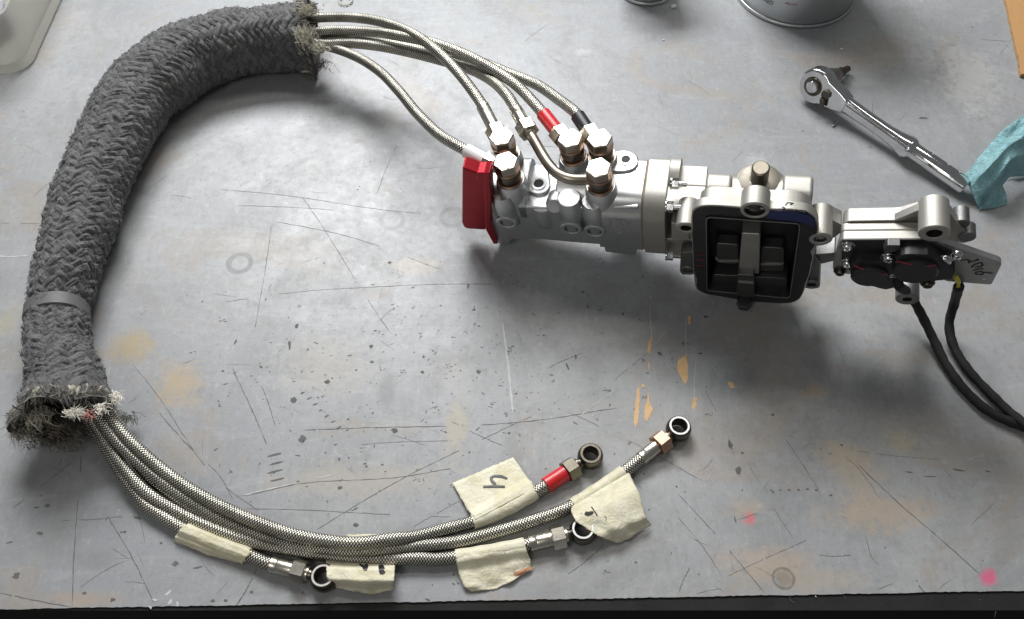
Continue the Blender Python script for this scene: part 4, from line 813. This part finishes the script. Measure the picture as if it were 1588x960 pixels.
# ================================================================== RATCHET
rat = thing('ratchet_wrench', 'chrome ratchet wrench with socket bit lying beside the blue towel', 'ratchet', P(1400, 215, 0))
h0, h1 = P(*Z4(335, 372), 17), P(*Z4(985, 822), 8); D = (h1-h0).normalized()
side = D.cross(Vector((0, 0, 1))).normalized()
if side.y < 0: side = -side
Adr = (side*math.cos(R(14))-Vector((0, 0, 1))*math.sin(R(14))).normalized(); Adr = (Adr-D*Adr.dot(D)).normalized(); E3 = D.cross(Adr)
fr = lambda a, b, c_: h0+D*a+Adr*b+E3*c_
Lh = (h1-h0).length
m_ = MB(); n = 20; head = []
for i in range(25):
    a = R(50)+R(260)*i/24; head.append((14.5*math.cos(a), 14.5*math.sin(a)))
head += [(22, -8.5), (30, -6), (30, 6), (22, 8.5)]
m_.prism([fr(a, -6.5, b) for a, b in head], Adr*13); hd = m_.build('ratchet_head', CHROME, rat, bev=2.2)
m_ = MB(); m_.lathe(fr(-1, -6.2, 0), -Adr, [(8, 0), (8, .5), (7.2, .8), (6.8, .55), (.3, .55)], 32); m_.build('cover_ring', GUN, hd)
m_ = MB(); m_.lathe(fr(-1, -6.5, 0), -Adr, [(5, 0), (5, 2), (4.2, 2.8), (.3, 3)], 28); m_.build('release_button', CHROME, hd)
m_ = MB(); m_.cyl(fr(12, -6.2, 1), fr(12, -9, 1), 3.8, 20); m_.prism([fr(10, -8.8, -2), fr(14, -8.8, -2), fr(16.5, -8.8, -9), fr(13, -8.8, -9.5)], -Adr*2); m_.build('direction_lever', GUN, hd, bev=.4)
m_ = MB(); m_.cyl(fr(0, 6, 0), fr(0, 10, 0), 10.5, 32, 9.5); m_.build('drive_collar', CHROME, hd)
m_ = MB(); m_.cyl(fr(0, 9, 0), fr(0, 23, 0), 8.2, 32, 8); m_.cyl(fr(0, 23, 0), fr(0, 31, 0), 6.4, 28, 5.8); bm_ = m_.build('bit_socket', worn('dull_socket_steel', (.30, .28, .27), .35, 1, .8, .03, .5), rat)
m_ = MB(); m_.hexn(fr(0, 30, 0), fr(0, 41, 0), 7.5); m_.lathe(fr(0, 41, 0), Adr, [(3.8, 0), (3.0, 1), (3.0, 9), (2.3, 10)], 6); m_.build('hex_bit', worn('brown_bit_steel', (.16, .12, .11), .4, 1, .8, .03, .5), bm_)
# handle: flattened neck that flares to the collar
m_ = MB(); vs = []; n = 20; prof = [(20, 8.2, 5.8), (26, 7.2, 5.4), (36, 6.2, 5.0), (60, 5.6, 4.8), (82, 5.8, 5), (96, 6.8, 6), (104, 8.2, 7.6), (108, 8.4, 8.2)]
sc_ = (Lh*.60)/108; prof = [(20+(a-20)*sc_*1.0, b, c_) for a, b, c_ in prof]
for a, ry, rx in prof:
    for i in range(n):
        t = 2*math.pi*i/n; ct, st = math.cos(t), math.sin(t); pw = .62
        vs.append(fr(a, rx*math.copysign(abs(ct)**pw, ct), ry*math.copysign(abs(st)**pw, st)))
k = len(prof); fs = [(j_*n+i, j_*n+(i+1) % n, (j_+1)*n+(i+1) % n, (j_+1)*n+i) for j_ in range(k-1) for i in range(n)]+[tuple(range(n-1, -1, -1)), tuple(range((k-1)*n, k*n))]
m_.add(vs, fs); m_.build('handle_neck', CHROME, rat, bev=.6, ang=45)
e0 = prof[-1][0]
m_ = MB(); m_.lathe(fr(e0-1, 0, 0), D, [(8.2, 0), (8.7, 1), (8.7, 2.5), (7.2, 4.5), (6.6, 6)], 32); m_.build('handle_collar', CHROME, rat)
m_ = MB(); m_.lathe(fr(e0+3, 0, 0), D, [(6.4, 0), (6.7, 2), (6.7, Lh-e0-5), (6.1, Lh-e0-3.6), (.3, Lh-e0-3.4)], 32); gr = m_.build('handle_grip', CHROME, rat)
nrm = (Vector((0, 0, 1))*.85+side*.5); nrm = (nrm-D*nrm.dot(D)).normalized()
for q in (.28, .55, .74):
    a = fr(e0+3+(Lh-e0)*q, 0, 0)+nrm*6.55; m_ = MB(); m_.cyl(a, a+nrm*.35, 1.2, 14); m_.build('grip_pin', CHROME, gr)
a = fr(e0+3+(Lh-e0)*.22, 0, 0)+nrm*6.75; b = fr(e0+3+(Lh-e0)*.86, 0, 0)+nrm*6.75; s_ = nrm.cross(D).normalized()*.8; m_ = MB(); m_.prism([a-s_, a+s_, b+s_, b-s_], -nrm*.3); m_.build('grip_groove', GUN, gr, bev=.1)
# ================================================================== BLUE TOWEL
bt = Mat('blue_paper_towel', (.16, .52, .58), .85, 0, .2); v = bt.mm(); n1 = bt.noise(v, .06, 6, .65, .5); n2 = bt.noise(v, 1.2, 4, .7)
bt.base(bt.mix(n1.smooth(.35, .7), (.46, .78, .82), (.36, .70, .75))); n3 = bt.noise(v, .16, 6, .75, 1.); bt.bump(n1*3+n2*.5+n3*3, 2.2)
def sheet(rows, zs, amp, seed, parent, name, fold=None):
    random.seed(seed); m_ = MB(); nr, nc = 44, 60; vs = []; ph = [random.uniform(0, 6) for _ in range(9)]
    k = len(rows)-1; cc_ = len(rows[0])-1
    for r in range(nr+1):
        t = r/nr*k; i = min(int(t), k-1); f_ = t-i
        for c_ in range(nc+1):
            s_ = c_/nc*cc_; j_ = min(int(s_), cc_-1); g_ = s_-j_
            def lerp2(A_, comp=None):
                a = [A_[i][j_][q]*(1-g_)+A_[i][j_+1][q]*g_ for q in range(len(A_[i][j_]))]; b = [A_[i+1][j_][q]*(1-g_)+A_[i+1][j_+1][q]*g_ for q in range(len(A_[i][j_]))]
                return [x_*(1-f_)+y_*f_ for x_, y_ in zip(a, b)]
            px, py, z = lerp2(rows); X_, Y_ = c_/nc, r/nr
            z += amp*(math.sin(X_*7+ph[0]+4*Y_)+.9*math.sin(Y_*6+ph[1]-6*X_)+.8*abs(math.sin(X_*9+Y_*4+ph[2]+math.sin(Y_*7)))-.9*abs(math.sin(X_*5-Y_*9+ph[3]+math.sin(X_*8))))*min(1, 5*min(X_+.02, Y_+.02, 1.02-Y_))
            vs.append(P(px, py, max(z, .6)))
    m_.add(vs, [(r*(nc+1)+c_, (r+1)*(nc+1)+c_, (r+1)*(nc+1)+c_+1, r*(nc+1)+c_+1) for r in range(nr) for c_ in range(nc)])
    o = m_.build(name, bt, parent, ang=75); s_ = o.modifiers.new('thick', 'SOLIDIFY'); s_.thickness = .0003; return o
tw = thing('paper_towel', 'crumpled light blue paper towel at the right edge by the ratchet handle', 'paper towel', P(1570, 250, 0))
sheet([[(1496, 272, 8), (1522, 238, 26), (1553, 203, 36), (1590, 176, 34), (1640, 150, 20)],
       [(1504, 292, 10), (1530, 262, 30), (1562, 228, 40), (1594, 205, 36), (1650, 190, 24)],
       [(1512, 310, 6), (1538, 286, 24), (1566, 250, 30), (1598, 228, 22), (1655, 215, 12)],
       [(1519, 325, 1), (1548, 296, 12), (1564, 276, 10), (1600, 262, 8), (1660, 250, 4)]], None, 1.7, 31, tw, 'upper_fold')
sheet([[(1552, 282, 14), (1552, 282, 14), (1554, 284, 13)], [(1534, 306, 9), (1548, 300, 10), (1560, 300, 6)], [(1519, 325, 1.5), (1540, 323, 1), (1562, 317, 1)]], None, .3, 33, tw, 'lower_corner')
sheet([[(1562, 240, 16), (1600, 215, 20), (1640, 200, 18)], [(1566, 262, 6), (1600, 258, 6), (1640, 240, 6)], [(1560, 275, 2), (1600, 272, 1), (1640, 265, 1)]], None, .8, 35, tw, 'back_fold')
# ================================================================== CANS, TUB, CARDBOARD
tin = Mat('brushed_tinplate', (.60, .62, .63), .36, .9); v = tin.mm(); n1 = tin.noise(v, .02, 4); n2 = tin.noise(tin.mm(.1, .1, 2.), .8, 3)
tin.base(tin.mix(n1.smooth(.4, .7)*.5, (.62, .64, .65), (.42, .43, .44))); tin.bump(n1, .6); tin.rough((n1*.25+.27).clamp())
def can(px, py, r_, hgt, label, rim=1.6):
    c_ = P(px, py, 0)+Vector((0, r_, 0)); t = thing('tin_can', label, 'tin can', c_, 'tin cans at the back of the bench')
    m_ = MB(); m_.lathe(c_, (0, 0, 1), [(r_-3, .8), (r_-rim, 3.4), (r_-rim, hgt-3), (r_-rim-1, hgt), (.5, hgt)], 96); wl = m_.build('can_wall', tin, t)
    m_ = MB(); prof = [(r_-rim/2+rim*.62*math.cos(a), 1.9+1.8*math.sin(a)) for a in [i*2*math.pi/12 for i in range(12)]]; m_.lathe(c_, (0, 0, 1), prof, 96, closed=True); m_.build('bottom_rim', SILVER, t)
    m_ = MB(); prof = [(r_-rim/2+rim*.62*math.cos(a), hgt-1.5+1.8*math.sin(a)) for a in [i*2*math.pi/12 for i in range(12)]]; m_.lathe(c_, (0, 0, 1), prof, 96, closed=True); m_.build('top_rim', SILVER, t)
    return t, wl, c_
t1, wl1, cc1 = can(1247, 45.5, 55, 125, 'large silver tin can with worn print at the top edge')
t2, wl2, cc2 = can(1006, 10.5, 27, 60, 'small tin can cut by the top edge, beside the large white crumb')
def text_on(txt, size, wall, c_, r_, ang0, z0, mat, tilt=0.):
    cu = bpy.data.curves.new('t', 'FONT'); cu.body = txt; cu.size = size; cu.extrude = .12; ob = bpy.data.objects.new('t', cu); COL.objects.link(ob)
    dg = bpy.context.evaluated_depsgraph_get(); me_ = bpy.data.meshes.new_from_object(ob.evaluated_get(dg)); m_ = MB(); vs = []
    for q in me_.vertices:
        a = ang0+(q.co.x)/r_; rr_ = r_+.12+q.co.z*.3; vs.append(c_+Vector((math.sin(a)*rr_, -math.cos(a)*rr_, z0+q.co.y+tilt*q.co.x)))
    m_.add(vs, [tuple(f.vertices) for f in me_.polygons]); bpy.data.objects.remove(ob); bpy.data.meshes.remove(me_)
    m_.build('printed_word', mat, wall, smooth=False)
text_on('RED', 5.2, wl1, cc1, 53.4, -.78, 17, INK); text_on('ABILITY', 3.1, wl1, cc1, 53.4, -.42, 22, REDINK)
tub_m = Mat('frosted_plastic', (.78, .77, .72), .35, 0, .5); tub_m.b.inputs['Transmission Weight'].default_value = .75; tub_m.b.inputs['IOR'].default_value = 1.15; tub_m.b.inputs['Subsurface Weight'].default_value = 0
tub = thing('plastic_tub', 'translucent white plastic tub cut by the left edge in the top corner', 'tub', P(-40, 60, 0))
def rr_box(cx, cy, hx, hy, r_, z):
    out = []
    for sx_, sy_, a0 in ((1, 1, 0), (-1, 1, 90), (-1, -1, 180), (1, -1, 270)):
        for i in range(9): a = R(a0+i*90/8); out.append(Vector((cx+sx_*(hx-r_)+r_*math.cos(a), cy+sy_*(hy-r_)+r_*math.sin(a), z)))
    return out
bc = P(44, 120, 0); hx, hy = 62, 72; cx, cy = bc.x-hx, bc.y+hy+2
m_ = MB(); L0 = [rr_box(cx, cy, hx-14, hy-14, 12, 1), rr_box(cx, cy, hx-2, hy-2, 18, .8), rr_box(cx, cy, hx, hy, 19, 2.5), rr_box(cx, cy, hx-.5, hy-.5, 19, 6), rr_box(cx, cy, hx-3, hy-3, 18, 9), rr_box(cx, cy, hx+1, hy+1, 19, 55), rr_box(cx, cy, hx-1, hy-1, 18, 55), rr_box(cx, cy, hx-5, hy-5, 16, 9), rr_box(cx, cy, hx-16, hy-16, 12, 4)]
n = len(L0[0]); m_.add(sum(L0, []), [(p*n+t, p*n+(t+1) % n, (p+1)*n+(t+1) % n, (p+1)*n+t) for p in range(len(L0)-1) for t in range(n)]+[tuple(range((len(L0)-1)*n, len(L0)*n)), tuple(range(n-1, -1, -1))]); m_.build('tub_shell', tub_m, tub)
m_ = MB(); m_.cyl(Vector((cx+12, cy-18, 6)), Vector((cx+12, cy-18, 26)), 22, 30); m_.build('tub_contents', worn('purplish_grey_part', (.30, .29, .33), .5, 0, .2, .1, .3), tub)
cbm = worn('tan_cardboard', (.45, .25, .10), .8, 0, .5, .2, .4, (.30, .17, .07), .04)
q = [P(a, b, .5) for a, b in [(1553, -14), (1562, 22), (1568, 55), (1577, 92), (1581, 119), (1620, 124), (1700, 118), (1700, -14)]]
qq = []
for i in range(len(q)):
    a, b = q[i], q[(i+1) % len(q)]; k = 8; qq += [a.lerp(b, j_/k)+Vector((random.uniform(-.4, .4), random.uniform(-.4, .4), 0)) for j_ in range(k)]
m_ = MB(); m_.prism(qq, Vector((0, 0, 3.4))); tag(m_.build('cardboard_sheet', cbm, base=P(1600, 60, 0), bev=.3, smooth=False), 'tan cardboard sheet in the top right corner', 'cardboard')
m_ = MB(); a = P(535, 3, 2.2); m_.lathe(a+Vector((0, 3, -1.8)), (0, 0, 1), [(4.5, 0), (6.5, 0), (6.9, .6), (6.5, 1.6), (4.8, 1.6)], 28, closed=True); tag(m_.build('clear_plastic_ring', tub_m, base=P(535, -4, 0)), 'small clear plastic ring at the top edge above the hoses', 'plastic ring')
